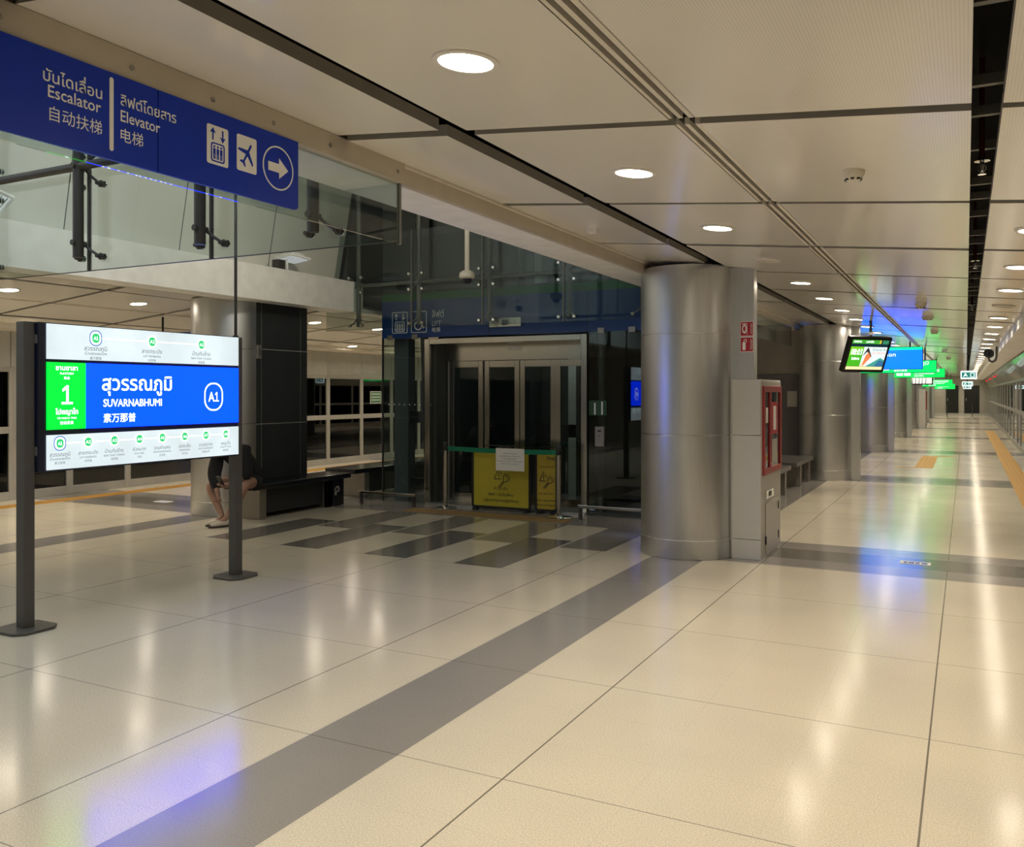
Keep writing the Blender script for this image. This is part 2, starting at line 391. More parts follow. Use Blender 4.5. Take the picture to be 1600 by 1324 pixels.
# ceiling panels, bay by bay, with folded edges and dark gaps
def ceiling():
    mb = MB()
    strips = [(-2.80, -2.20), (-2.05, -1.085), (-0.975, 0.017), (0.115, 0.62)]
    k0 = int((YB - Y0) / BAY) - 1
    for side in (0, 1):
        for k in range(k0, 37):
            y0, y1 = Y0 + BAY * k + 0.038, Y0 + BAY * (k + 1) - 0.038
            if y1 > YE: break
            for x0, x1 in strips:
                if side and x0 == -2.80: x1 = -2.10
                dz = random.uniform(-0.004, 0.004)
                def P(x, y, dzz): 
                    return (mir(x) if side else x, y, cz(x) + dz + dzz)
                vs = [P(x0, y0, 0), P(x1, y0, 0), P(x1, y1, 0), P(x0, y1, 0), P(x0, y0, .055), P(x1, y0, .055), P(x1, y1, .055), P(x0, y1, .055)]
                mb.add(vs[:4], [(0, 1, 2, 3)], M['ceil'])
                mb.add(vs, [(0, 4, 5, 1), (1, 5, 6, 2), (2, 6, 7, 3), (3, 7, 4, 0)], M['ceil_edge'])
    # plenum above
    for x0, x1 in ((-2.84, 1.4), (mir(1.4), mir(-2.84))):
        mb.add([(x0, YB, 3.18), (x1, YB, 3.18), (x1, YE, 3.18), (x0, YE, 3.18)], [(0, 1, 2, 3)], M['black'])
    # carrier bars that show in the open gap
    for side in (0, 1):
        for k in range(k0, 30):
            for dy in (0.15, 0.55, 1.12):
                y = Y0 + BAY * k + dy
                x0, x1 = (-0.1, 0.25) if not side else (mir(0.25), mir(-0.1))
                mb.box(x0, x1, y, y + 0.03, 2.74, 2.78, M['tubelight'])
    return mb
struct('ceiling', ceiling(), 'sloping cream perforated metal ceiling panels with open joints', 'ceiling')
# linear air slots between two panel rows
def slots():
    mb = MB()
    for side in (0, 1):
        for k in range(-6, 36):
            y0, y1 = Y0 + BAY * k + 0.045, Y0 + BAY * (k + 1) - 0.045
            for a, b, m, dz in ((-1.083, -1.067, 'ceil_rail', 0), (-1.067, -1.043, 'black', .022), (-1.043, -1.023, 'ceil_rail', 0), (-1.023, -0.999, 'black', .022), (-0.999, -0.977, 'ceil_rail', 0)):
                X = (mir(b), mir(a)) if side else (a, b)
                z = cz(X[0]); z2 = cz(X[1])
                mb.add([(X[0], y0, z + dz), (X[1], y0, z2 + dz), (X[1], y1, z2 + dz), (X[0], y1, z + dz), (X[0], y0, z + .03), (X[1], y0, z2 + .03), (X[1], y1, z2 + .03), (X[0], y1, z + .03)],
                       [(0, 3, 2, 1), (4, 5, 6, 7), (0, 1, 5, 4), (1, 2, 6, 5), (2, 3, 7, 6), (3, 0, 4, 7)], M[m])
    return mb
struct('trim_1', slots(), 'cream linear air slot with two dark slits along the ceiling', 'air slot')
# void edge: beige fascia, white soffit, upstand
def void_edge():
    mb = MB()
    for side in (0, 1):
        f = (lambda x: mir(x)) if side else (lambda x: x)
        mb.box(f(-2.87), f(-2.83), YB, YE, 2.778, 2.95, M['fascia'])
        mb.box(f(-3.169), f(-2.87), YB, YE, 2.78, 2.84, M['plaster'])
        mb.box(f(-3.23), f(-3.17), 10.5, YE, 2.78, 2.84, M['plaster'])
        mb.box(f(-3.23), f(-3.17), YB, 10.5, 2.78, 3.22, M['plaster'])
        mb.box(f(-3.169), f(-2.8), YB, 10.5, 3.18, 3.219, M['plaster'])
        mb.box(f(-2.83), f(-2.805), YB, YE, 2.872, 2.893, M['ceil_rail'])
    return mb
struct('trim_2', void_edge(), 'white soffit and beige fascia along the edge of the atrium void', 'soffit')
def void_walls():
    mb = MB()
    for side in (0, 1):
        f = (lambda x: mir(x)) if side else (lambda x: x)
        y = 5.9 - 1.5 * 8
        while y < 10.4:
            ya, yb = y + 0.006, min(y + 1.494, 10.5)
            mb.add([(f(-2.85), ya, 3.2), (f(-2.85), yb, 3.2), (f(-3.25), yb, 5.3), (f(-3.25), ya, 5.3)], [(0, 1, 2, 3)], M['voidwall'])
            y += 1.5
        mb.add([(f(-2.83), YB, 3.2), (f(-2.83), 10.5, 3.2), (f(-3.23), 10.5, 5.3), (f(-3.23), YB, 5.3)], [(0, 1, 2, 3)], M['seal'])
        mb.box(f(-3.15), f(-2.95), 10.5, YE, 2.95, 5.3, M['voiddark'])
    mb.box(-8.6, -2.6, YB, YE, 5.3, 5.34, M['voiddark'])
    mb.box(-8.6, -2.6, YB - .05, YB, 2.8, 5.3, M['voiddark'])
    return mb
struct('wall_atrium', void_walls(), 'pale grey sloping cladding of the atrium void above the platform', 'wall')
def side_walls(side):
    f = (lambda x: mir(x)) if side else (lambda x: x)
    mb = MB()
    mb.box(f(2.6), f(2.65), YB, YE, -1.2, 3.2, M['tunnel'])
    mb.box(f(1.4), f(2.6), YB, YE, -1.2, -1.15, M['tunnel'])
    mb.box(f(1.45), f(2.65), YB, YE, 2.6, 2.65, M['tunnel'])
    return mb
struct('wall_right', side_walls(0), 'dark track tunnel wall behind the far platform screen doors', 'wall')
struct('wall_left', side_walls(1), 'dark track tunnel wall behind the opposite platform screen doors', 'wall')
def bulkhead(side):
    """ceiling bulkhead over the platform edge: step, soffit, dark slot, sloping header"""
    f = (lambda x: mir(x)) if side else (lambda x: x)
    mb = MB()
    mb.box(f(0.60), f(0.63), YB, YE, 2.42, 2.62, M['plaster'])
    mb.box(f(0.63), f(1.0), YB, YE, 2.42, 2.45, M['plaster'])
    mb.box(f(1.0), f(1.04), YB, YE, 2.46, 2.5, M['black'])
    mb.box(f(1.04), f(1.45), YB, YE, 2.5, 2.53, M['plaster'])
    y = Y0 - 1.2 * 8
    while y < YE:
        mb.add([(f(1.06), y + .005, 2.5), (f(1.06), y + 1.195, 2.5), (f(1.30), y + 1.195, 1.97), (f(1.30), y + .005, 1.97),
                (f(1.12), y + .005, 2.5), (f(1.12), y + 1.195, 2.5), (f(1.36), y + 1.195, 1.97), (f(1.36), y + .005, 1.97)],
               [(0, 1, 2, 3), (7, 6, 5, 4), (0, 4, 5, 1), (3, 2, 6, 7), (0, 3, 7, 4), (1, 5, 6, 2)], M['psdhead'])
        y += 1.2
    return mb
struct('trim_3', bulkhead(0), 'grey bulkhead and glossy header above the far platform screen doors', 'bulkhead')
def bulkhead_left():
    mb = MB(); f = mir
    mb.box(f(0.60), f(0.63), YB, YE, 2.50, 2.60, M['ceil_rail'])
    mb.box(f(0.63), f(1.32), YB, YE, 2.50, 2.53, M['ceil_rail'])
    y = Y0 - 1.2 * 8 + .88
    while y < YE:
        mb.box(f(1.30), f(1.36), y + .006, y + 1.194, 1.97, 2.5, M['psdhead'])
        y += 1.2
    mb.box(f(1.32), f(1.37), YB, YE, 1.97, 2.5, M['seal'])
    return mb
struct('trim_4', bulkhead_left(), 'grey panelled header above the opposite platform screen doors', 'bulkhead')
mb = MB(); mb.box(-12.6, 1.6, YE, YE + .1, 0, 3.2, mat('end_wall_grey', (0.45, 0.42, 0.38), 0.8)); mb.box(-12.6, 1.6, YE - .03, YE, 0, 0.18, M['cabinet'])
struct('wall_back', mb, 'grey end wall closing the far end of the platform', 'wall')
mb = MB(); mb.box(-14, 2.6, YB - .1, YB, 0, 2.8, M['psd'])
struct('wall_front', mb, 'plain grey end wall of the platform', 'wall')
for i, (a, b) in enumerate(((-1.22, -0.46), (-0.10, 0.78))):
    mb = MB(); mb.box(a, b, YE - .06, YE - .035, 0.18, 2.05, M['blackplastic']); mb.box(a + .08, a + .12, YE - .09, YE - .06, 1.0, 1.2, M['chrome'])
    struct('door_%d' % (i + 1), mb, ['dark service door beside the columns in the end wall', 'dark service door beside the track side of the end wall'][i], 'door')
# ------------------------------------------------------------------ downlights
def downlight_proto(lit=True):
    t = thing('downlight', 'x', 'ceiling light', (0, 0, 0), 'round downlights in the ceiling')
    mb = MB(); mb.lathe([(0.098, 0.004), (0.098, -0.008), (0.118, -0.006), (0.120, 0.0), (0.118, 0.006)], M['ringwhite'], n=40); mb.build('trim_ring', t, smooth=40)
    mb = MB(); mb.lathe([(0.098, 0.002), (0.098, -0.003)], M['downlight'] if lit else M['dl_off'], n=40); mb.build('diffuser', t)
    if lit:
        d = bpy.data.lights.new('downlight_beam', 'AREA'); d.shape = 'DISK'; d.size = 0.19; d.energy = DL_WATT; d.color = WARM; d.spread = math.radians(118)
        o = bpy.data.objects.new('downlight_beam', d); COL.objects.link(o); o.parent = t; o.location = (0, 0, -0.012)
    return t
DL_ON, DL_OFF = downlight_proto(True), downlight_proto(False)
used_dl = {True: False, False: False}
def place_dl(x, y, lit, label):
    p = DL_ON if lit else DL_OFF
    ang = math.atan(0.095) * (1 if x > CXM else -1)
    loc = Vector((x, y, cz(x) - 0.004))
    if not used_dl[lit]:
        used_dl[lit] = True; p.location = loc; p['label'] = label; o = p
    else:
        o = dup(p, loc - p.location, label)
    o.rotation_euler = (0, ang, 0)
ROWS = [(-1.56, 2.645, 'over the walkway beside the columns'), (0.38, 2.645, 'in the narrow strip beyond the open gap'),
        (mir(-1.56), 2.645, 'over the opposite platform beside its columns'), (mir(0.38), 2.645, 'over the opposite platform beside its screen doors')]
for ri, (x, y0, where) in enumerate(ROWS):
    ks = range(-3 if ri < 2 else -2, 37 if ri < 2 else 12)
    for k in ks:
        y = y0 + BAY * k
        off = (ri == 0 and k == 3) or (ri == 1 and k == 5)
        if ri < 2:
            nm = ORD[k] if k >= 0 else None
            lab = ('unlit round downlight %s, %s from the camera end' if off else 'lit round downlight %s, %s from the camera end') % (where, nm) if nm else \
                  'lit round downlight %s, behind the camera, %s' % (where, ORD[-k - 1])
        else:
            lab = 'lit round downlight %s, %s along' % (where, ORD[k + 2])
        place_dl(x, y, not off, lab)
# ------------------------------------------------------------------ smoke detectors, sensor boxes, sprinklers
def smoke_proto():
    t = thing('smoke_detector', 'x', 'smoke detector', (0, 0, 0), 'smoke detectors on the ceiling')
    mb = MB(); mb.lathe([(0.052, 0), (0.052, -0.022), (0.047, -0.030)], M['cream'], n=28); mb.build('base_plate', t, smooth=40)
    mb = MB(); mb.lathe([(0.046, -0.029), (0.044, -0.036), (0.030, -0.052), (0.012, -0.055)], M['cream'], n=28)
    mb.build('sensor_dome', t, smooth=40)
    mb = MB()
    for k in range(8):
        a = k * math.pi / 4; fr = Fr((0, 0, 0), (math.cos(a), math.sin(a), 0), (-math.sin(a), math.cos(a), 0), (0, 0, 1))
        mb.box(0.031, 0.040, -0.008, 0.008, -0.050, -0.042, M['blackplastic'], fr)
    mb.build('smoke_vent', t)
    return t
SD = smoke_proto(); SD.location = (-0.48, 4.47, cz(-0.48)); SD['label'] = 'cream smoke detector on the large ceiling panel beside the open gap'
for i, (y, l) in enumerate(((11.5, 'cream smoke detector on the ceiling in front of the blue lit sign'), (13.6, 'wide flat smoke detector second behind the large one, before the blue lit sign'),
                            (16.6, 'small smoke detector on the ceiling just before the blue lit sign'), (24.5, 'small smoke detector on the ceiling above the green lit sign'), (30, 'tiny smoke detector on the ceiling beyond the green lit sign'))):
    o = dup(SD, (0, y - 4.47, 0), l)
    if i == 1: o.scale = (1.5, 1.5, 1.0)
    else: o.scale = (1.25, 1.25, 1.3)
def small_box(x, y, label, s=1.0):
    t = thing('ceiling_sensor', label, 'sensor', (x, y, cz(x)))
    mb = MB(); mb.box(x - .035 * s, x + .035 * s, y - .03 * s, y + .03 * s, cz(x) - .045 * s, cz(x) + .004, M['ringwhite']); mb.build('body', t, bevel=.004)
    mb = MB(); mb.box(x - .02 * s, x + .02 * s, y - .032 * s, y - .029 * s, cz(x) - .035 * s, cz(x) - .015 * s, M['cream']); mb.build('lens_window', t)
small_box(-2.53, 6.2, 'small white box sensor on the ceiling panel in front of the first column')
def sprinkler(y, label):
    x = 0.066; z = 2.66
    t = thing('sprinkler_head', label, 'sprinkler', (x, y, z))
    fr = Fr((x, y, z), (1, 0, 0), (0, 1, 0), (0, 0, 1))
    mb = MB(); mb.lathe([(0.012, 0.5), (0.012, 0.05), (0.016, 0.045), (0.016, 0.02)], mat('red_pipe', (.16, .02, .02), .5), fr, 12); mb.build('drop_pipe', t, smooth=40)
    mb = MB(); mb.lathe([(0.010, 0.02), (0.010, -0.005), (0.006, -0.03)], M['chrome'], fr, 12)
    mb.tube([(x - .012, y, z), (x - .016, y, z - .02), (x, y, z - .04)], .003, M['chrome'], 6); mb.tube([(x + .012, y, z), (x + .016, y, z - .02), (x, y, z - .04)], .003, M['chrome'], 6)
    mb.build('frame_arms', t, smooth=40)
    mb = MB(); mb.lathe([(0.032, 0.022), (0.034, 0.017), (0.010, 0.02)], M['chrome'], fr, 20); mb.lathe([(0.018, -.042), (0.018, -.045)], M['chrome'], fr, 16); mb.build('deflector', t, smooth=40)
sprinkler(4.62, 'chrome sprinkler head hanging in the open ceiling gap, the one closest to the camera')
sprinkler(8.1, 'chrome sprinkler head hanging in the open ceiling gap, second one')
sprinkler(12.2, 'small sprinkler head hanging in the open ceiling gap, third one')

# ------------------------------------------------------------------ columns
def stadium(cx_, y0, y1, r, n=28):
    out = []
    for i in range(n + 1):
        t = math.pi + math.pi * i / n; out.append((cx_ + r * math.cos(t), y0 + r * math.sin(t)))
    for i in range(n + 1):
        t = math.pi * i / n; out.append((cx_ + r * math.cos(t), y1 + r * math.sin(t)))
    return out
def column(x, y, label, riser=True, side=1, depth=0.75, rw=.675):
    t = thing('column', label, 'column', (x, y, 0), 'brushed metal columns', kind='thing')
    y1 = y + depth
    for i, (z0, z1) in enumerate(((0.006, 0.185), (0.192, 1.185), (1.192, 2.158), (2.165, 2.82))):
        mb = MB(); mb.prism(stadium(x, y, y1, 0.468 + (0.004 if i == 0 else 0)), z0, z1, M['steel']); mb.build('base_band' if i == 0 else 'cladding_shell', t, smooth=50, bevel=.003)
    mb = MB(); mb.prism(stadium(x, y, y1, 0.462), 0.0, 2.815, M['joint']); mb.build('joint_core', t, smooth=50)
    if riser:
        mb = MB(); xa, xb = (x + .44, x + rw) if side > 0 else (x - rw, x - .44)
        mb.box(xa, xb, y - 0.12, y + 0.02, 0.0, 2.80, M['steel'])
        mb.build('service_riser', t, bevel=.006)
    return t
CLAB = ['wide brushed metal column closest to the camera, with the grey cabinet attached', 'brushed metal column partly behind the hanging clock screen', 'brushed metal column third in the row, below the clock screen',
        'brushed metal column fourth in the row, below the blue lit sign', 'brushed metal column fifth in the row, below the black and white screen', 'slim distant brushed metal column sixth in the row', 'last distant brushed metal column seventh in the row']
COLS = []
for i, y in enumerate(COLY): COLS.append(column(-2.47 if i == 0 else -2.30, y, CLAB[i], rw=.675 if i == 0 else .60))
for i, y in enumerate(COLY[:3]):
    column(mir(-2.47), y, ['brushed metal column on the opposite platform behind the station name sign', 'brushed metal column on the opposite platform, second in its row', 'brushed metal column on the opposite platform, third in its row'][i], riser=False, depth=.03 if i == 0 else .75)
# charcoal cladding block behind the bench
t = thing('cladding_block', 'tall charcoal panelled block beside the opposite column, behind the bench', 'wall panel', (-8.6, 9.2, 0), kind='thing')
for k, (z0, z1) in enumerate(((0.0, 1.175), (1.185, 2.165), (2.175, 2.88))):
    for j, (ya, yb) in enumerate(((8.60, 8.70), (8.708, 9.46), (9.468, 9.60))):
        mb = MB(); mb.box(-9.1, -8.262, ya, yb, z0, z1, M['dark_clad']); mb.build('cladding_panel', t, bevel=.003)
mb = MB(); mb.box(-9.08, -8.268, 8.62, 9.602, 0.0, 2.87, M['psd']); mb.build('backing_core', t)
t = thing('wall_switch', 'small silver switch box on the charcoal cladding block', 'switch', (-8.262, 8.6, 2.1))
mb = MB(); mb.box(-8.262, -8.235, 8.605, 8.675, 2.04, 2.22, M['bench_leg']); mb.build('box_body', t, bevel=.004)
mb = MB(); mb.box(-8.236, -8.232, 8.62, 8.66, 2.08, 2.18, M['post']); mb.build('cover_plate', t)

# ------------------------------------------------------------------ fire hose cabinet and its signs
def cabinet(dy, label, dx=0):
    x0, x1, y0, y1 = -2.0 + dx, -1.73 + dx, 8.43 + dy, 9.43 + dy
    t = thing('fire_hose_cabinet', label, 'cabinet', (-1.86 + dx, 8.93 + dy, 0))
    mb = MB()
    for z0, z1 in ((0.0, 0.19), (0.195, 1.185)): mb.box(x0, x1, y0, y1, z0, z1, M['cabinet'])
    mb.box(x0, x1, y0, y1, 1.19, 1.722, M['cabinet'])
    mb.build('body', t, bevel=.004)
    f = face_px(x1)
    mb = MB(); mb.ring([(y0 + .07, .80), (y1 - .05, .80), (y1 - .05, 1.66), (y0 + .07, 1.66)], [(y0 + .13, .86), (y1 - .11, .86), (y1 - .11, 1.60), (y0 + .13, 1.60)], .001, .022, M['red'], f)
    mb.box(y0 + .36, y0 + .42, .86, 1.60, .001, .022, M['red'], f)
    d = mb.build('door_frame', t, bevel=.003)
    mb = MB(); mb.box(y0 + .13, y0 + .36, .86, 1.60, .004, .008, M['psdglass'], f); mb.box(y0 + .42, y1 - .11, .86, 1.60, .004, .008, M['psdglass'], f); mb.build('pane', d)
    mb = MB(); mb.box(y0 + .1, y1 - .1, .83, 1.63, .0012, .0022, M['blackplastic'], f); mb.build('dark_interior', t)
    mb = MB(); mb.box(y0 + .47, y0 + .78, 1.18, 1.50, .009, .011, M['redsign'], f); mb.box(y0 + .56, y0 + .70, 1.22, 1.46, .011, .012, M['signpaper'], f)
    mb.build('instruction_plate', t)
    mb = MB(); mb.box(y0 + .50, y0 + .76, .90, 1.13, .009, .011, M['cabside'], f); mb.build('data_plate', t)
    mb = MB(); mb.box(y0 + .20, y0 + .30, 1.30, 1.45, .009, .011, M['signpaper'], f); mb.build('inspection_card', t)
    mb = MB(); mb.box(y0 + .02, y1 - .02, 1.66, 1.70, .001, .006, M['psd'], f); mb.build('top_trim', t)
    mb = MB(); mb.box(y0 + .22, y0 + .58, .56, .64, .001, .012, M['chrome'], f); mb.box(y0 + .34, y0 + .46, .575, .625, .012, .016, M['blackplastic'], f); mb.build('latch_plate', t, bevel=.003)
    mb = MB(); mb.box(y0 + .22, y0 + .82, .03, .52, .001, .010, M['cabside'], f); d = mb.build('lower_door', t, bevel=.003)
    mb = MB()
    for a, z in ((y0 + .83, .40), (y0 + .83, .10), (y0 + .21, .12)): mb.box(a - .008, a + .008, z, z + .08, .001, .016, M['blackplastic'], f)
    mb.build('hinge', d)
    mb = MB(); mb.box(y0 + .02, y1 - .02, .01, .79, .0004, .001, M['cabside'], f); mb.build('side_skin', t)
cabinet(0, 'light grey fire hose cabinet with red framed window beside the first column')
cabinet(8.43 * 4, 'distant light grey fire hose cabinet beside the fifth column', .16)
def fire_sign(z0, z1, kind, label, y=8.449, dx=0):
    f = face_ny(y); t = thing('fire_sign', label, 'sign', (-1.84, y, z0), 'red fire equipment signs')
    mb = MB(); mb.box(-1.925, -1.800, z0, z1, 0, .004, M['white_paint'], f); mb.build('white_backing', t)
    mb = MB(); mb.box(-1.920, -1.805, z0 + .006, z1 - .006, .004, .006, M['redsign'], f); mb.build('face_plate', t)
    mb = MB(); zc = (z0 + z1) / 2
    if kind == 0:
        mb.ring(circ(-1.885, zc, .022, 20, .045), circ(-1.885, zc, .012, 20, .026), .006, .007, M['white_paint'], f); mb.box(-1.91, -1.862, zc + .045, zc + .052, .006, .007, M['white_paint'], f); mb.box(-1.862, -1.857, zc - .055, zc + .05, .006, .007, M['white_paint'], f)
    else:
        mb.prism(rrect(-1.903, -1.873, zc - .055, zc + .025, .012), .006, .007, M['white_paint'], f); mb.box(-1.892, -1.884, zc + .025, zc + .045, .006, .007, M['white_paint'], f); mb.tube([f.p(-1.888, zc + .045, .008), f.p(-1.87, zc + .05, .008), f.p(-1.863, zc + .02, .008)], .004, M['white_paint'], 6)
    mb.text(Fr(f.p(-1.812, zc - .05), (0, 0, 1), (-1, 0, 0), (0, -1, 0)), ['สายดับเพลิง', 'ถังดับเพลิง'][kind], 0, 0, .028, M['white_paint'], 'L', .0065, width=.10)
    mb.build('pictogram', t); t.location.x += dx
fire_sign(2.135, 2.278, 0, 'red fire hose sign on the metal riser, upper of the two')
fire_sign(1.985, 2.128, 1, 'red fire extinguisher sign on the metal riser, lower of the two')
fire_sign(1.96, 2.16, 1, 'small distant red fire sign on the riser of the fifth column', y=8.449 + 8.43 * 4, dx=.10)

# ------------------------------------------------------------------ platform screen doors
def psd_bay(xf, y0, y1, label, side):
    f = face_nx(xf) if side > 0 else face_px(xf)
    s = -1 if side > 0 else 1
    A = lambda y: y * s
    a0, a1 = sorted((A(y0), A(y1)))
    t = thing('platform_screen_door', label, 'screen door', (xf, (y0 + y1) / 2, 0), 'glass screen doors along the track edge', kind='thing')
    mb = MB(); p = .055
    mb.box(a0, a0 + p, .0, 1.97, -.06, 0, M['psd'], f); mb.box(a1 - p, a1, .0, 1.97, -.06, 0, M['psd'], f)
    mb.box(a0 + p, a1 - p, 1.90, 1.97, -.06, -.002, M['psd'], f); mb.box(a0 + p, a1 - p, .99, 1.09, -.06, -.002, M['psd'], f); mb.box(a0 + p, a1 - p, .0, .13, -.06, -.002, M['psd'], f)
    mb.build('frame', t, bevel=.004)
    mb = MB(); mb.box(a0 + p, a1 - p, 1.09, 1.90, -.035, -.025, M['psdglass'], f); mb.build('upper_pane', t)
    mb = MB(); mb.box(a0 + p, a1 - p, .13, .99, -.035, -.025, M['psdglass'], f); mb.build('lower_pane', t)
    return t
ly = [4.4, 5.6, 6.8, 8.0, 8.93, 10.0, 11.6, 12.8, 14.0, 15.2, 16.4, 17.6, 18.8, 20.0, 21.2, 22.4]
for i in range(len(ly) - 1):
    psd_bay(mir(1.30), ly[i] + .03, ly[i + 1] + .03, 'grey framed glass screen door of the opposite platform, %s along' % ORD[i], -1)
ry = [23.5, 25.4, 27.6, 29.2] + [29.2 + 2.35 * k for k in range(1, 16)]
for i in range(len(ry) - 1):
    psd_bay(1.30, ry[i] + .01, ry[i + 1] - .01, 'grey framed glass screen door on the track side past the clock screen, %s along' % ORD[i], 1)
for i in range(9):                                                   # the same doors on towards the camera
    psd_bay(1.30, 2.35 + 2.35 * i + .01, 2.35 + 2.35 * (i + 1) - .01, 'grey framed glass screen door on the track side beside the camera, %s along' % ORD[i], 1)
t = thing('door_sticker', 'green and white notice sticker on a screen door glass beside the lift', 'sticker', (mir(1.30), 17.0, 1.4))
f = face_px(mir(1.30)); mb = MB(); mb.box(16.78, 17.22, 1.33, 1.62, -.024, -.022, M['signpaper'], f); mb.build('sheet', t)
mb = MB(); mb.box(16.80, 17.20, 1.345, 1.605, -.022, -.0215, mat('dull_green_print', (.05, .22, .11), .5), f)
for k in range(3): mb.box(16.83, 17.17, 1.40 + .07 * k, 1.425 + .07 * k, -.0215, -.021, M['signpaper'], f)
mb.build('print', t)
# tactile paving
def tact(name, rects, label, dirn):
    mb = MB()
    for x0, x1, y0, y1 in rects:
        mb.box(x0, x1, y0, y1, 0.0005, 0.003, M['tactile'])
        n = max(1, int((x1 - x0) / 0.075)) if dirn == 'y' else max(1, int((y1 - y0) / 0.075))
        for k in range(n):
            if dirn == 'y':
                c = x0 + (k + .5) * (x1 - x0) / n; mb.box(c - .018, c + .018, y0 + .01, y1 - .01, .003, .008, M['tactile'])
            else:
                c = y0 + (k + .5) * (y1 - y0) / n; mb.box(x0 + .01, x1 - .01, c - .018, c + .018, .003, .008, M['tactile'])
    return tag(mb.build(name), label, 'tactile paving', kind='thing')
tact('tactile_strip', [(0.70, 1.02, 2.0, 41.0)], 'yellow ribbed tactile strip along the track side screen doors', 'y')
tact('tactile_strip', [(mir(.82), mir(.52), 2.0, 22.0)], 'yellow tactile strip along the opposite platform screen doors', 'y')
tact('tactile_strip', [(-0.98, -0.62, 20.3, 24.1)], 'yellow ribbed tactile patch on the walkway floor between columns and gap', 'y')
tact('tactile_strip', [(-1.35, -0.985, 20.25, 20.33), (-0.615, -0.25, 24.1, 24.25)], 'thin yellow tactile lines at the corners of the walkway patch', 'x')
M['tactile'] = mat('shade_darkened_tactile_paving', (0.30, 0.19, 0.08), 0.5, var=0.1, scale=40)  # the yellow paving again, its colour darkened for the shade near the lift
tact('tactile_strip', [(-6.75, -4.35, 9.72, 10.08)], 'yellow tactile strip in painted shade on the floor before the lift doors', 'x')
# small floor logo plates
def logo_plate(x, y, label):
    t = thing('floor_logo_plate', label, 'floor plate', (x, y, 0))
    mb = MB(); mb.box(x - .13, x + .13, y - .07, y + .07, .0005, .0025, M['white_paint']); mb.build('plate', t)
    mb = MB(); f = Fr((x, y, .0025), (1, 0, 0), (0, 1, 0), (0, 0, 1))
    for a, w in ((-.10, .03), (-.06, .05), (0.0, .035), (.05, .05)): mb.box(a, a + w, -.04, .01, 0, .0008, M['blue'], f)
    mb.box(-.11, .11, .025, .04, 0, .0008, M['navy'], f); mb.build('print', t)
logo_plate(-0.42, 8.98, 'small white and blue marker plate in the dark floor band')
logo_plate(-10.4, 8.95, 'small white marker plate in the floor band of the opposite platform')
# ------------------------------------------------------------------ pictograms
def lift_icon(mb, f, a, b, w, h, m, m2, c, solid=True):
    """lift pictogram: two arrows above a framed group of three figures"""
    mb.prism([(a + w * .27, b + h * .94), (a + w * .40, b + h * .80), (a + w * .30, b + h * .82), (a + w * .30, b + h * .62), (a + w * .24, b + h * .62), (a + w * .24, b + h * .82), (a + w * .14, b + h * .80)], c, c + .001, m2, f)
    mb.prism([(a + w * .73, b + h * .60), (a + w * .86, b + h * .74), (a + w * .76, b + h * .72), (a + w * .76, b + h * .92), (a + w * .70, b + h * .92), (a + w * .70, b + h * .72), (a + w * .60, b + h * .74)][::-1], c, c + .001, m2, f)
    mb.ring(rrect(a + w * .18, a + w * .82, b + h * .07, b + h * .56, w * .1), rrect(a + w * .23, a + w * .77, b + h * .105, b + h * .525, w * .07), c, c + .001, m2, f)
    for k in (.34, .5, .66):
        mb.prism(circ(a + w * k, b + h * .46, w * .042, 10), c, c + .001, m2, f)
        mb.prism(rrect(a + w * (k - .055), a + w * (k + .055), b + h * .27, b + h * .415, w * .02, 2), c, c + .001, m2, f)
        for d in (-.03, .03): mb.box(a + w * (k + d - .02), a + w * (k + d + .02), b + h * .14, b + h * .28, c, c + .001, m2, f)
def plane_icon(mb, f, a, b, w, h, m2, c):
    """aeroplane seen from above, flying to the upper corner"""
    P = [(0, .5), (.05, .44), (.055, .16), (.5, -.10), (.5, -.19), (.055, -.04), (.045, -.33), (.18, -.43), (.18, -.5), (0, -.45)]
    pts = P + [(-x, y) for x, y in P[::-1][1:-1]]
    R = math.radians(-32)
    out = [(a + w / 2 + (x * math.cos(R) - y * math.sin(R)) * w * .86, b + h / 2 + (x * math.sin(R) + y * math.cos(R)) * w * .95) for x, y in pts]
    mb.prism(out, c, c + .001, m2, f)
def wheel_icon(mb, f, a, b, w, h, m2, c):
    mb.prism(circ(a + w * .42, b + h * .80, w * .07, 12), c, c + .001, m2, f)
    mb.ring(circ(a + w * .46, b + h * .33, w * .25, 24), circ(a + w * .46, b + h * .33, w * .19, 24), c, c + .001, m2, f)
    mb.prism([(a + w * .38, b + h * .70), (a + w * .48, b + h * .70), (a + w * .49, b + h * .52), (a + w * .68, b + h * .52), (a + w * .80, b + h * .26), (a + w * .90, b + h * .29), (a + w * .88, b + h * .24), (a + w * .76, b + h * .19), (a + w * .63, b + h * .45), (a + w * .40, b + h * .45)], c, c + .001, m2, f)

# ------------------------------------------------------------------ overhead way-finding sign on the glass screen along the void edge
XS = -2.80
t = thing('glass_smoke_barrier', 'glass screen in a beige metal rail above the void edge, behind the blue overhead sign', 'glass screen', (-2.82, 1.5, 2.6))
mb = MB(); mb.box(-2.838, -2.826, -3.0, 4.055, 2.435, 2.80, M['smoke']); mb.build('pane', t)
mb = MB(); mb.box(-2.842, -2.796, -3.0, 4.07, 2.775, 2.888, M['fascia'])
mb.build('mounting_rail', t, bevel=.002)
mb = MB()
for y in (1.25, 1.75, 2.26, 2.66, 3.02, 3.42, 4.0): mb.lathe([(.011, 0), (.011, .004), (.006, .007)], M['bench_leg'], Fr((-2.796, y, 2.825), (0, 1, 0), (0, 0, 1), (1, 0, 0)), 12)
mb.build('rail_screw', t, smooth=40)
mb = MB(); mb.box(-2.842, -2.822, 4.055, 4.072, 2.43, 2.79, M['tubelight']); mb.build('edge_trim', t)
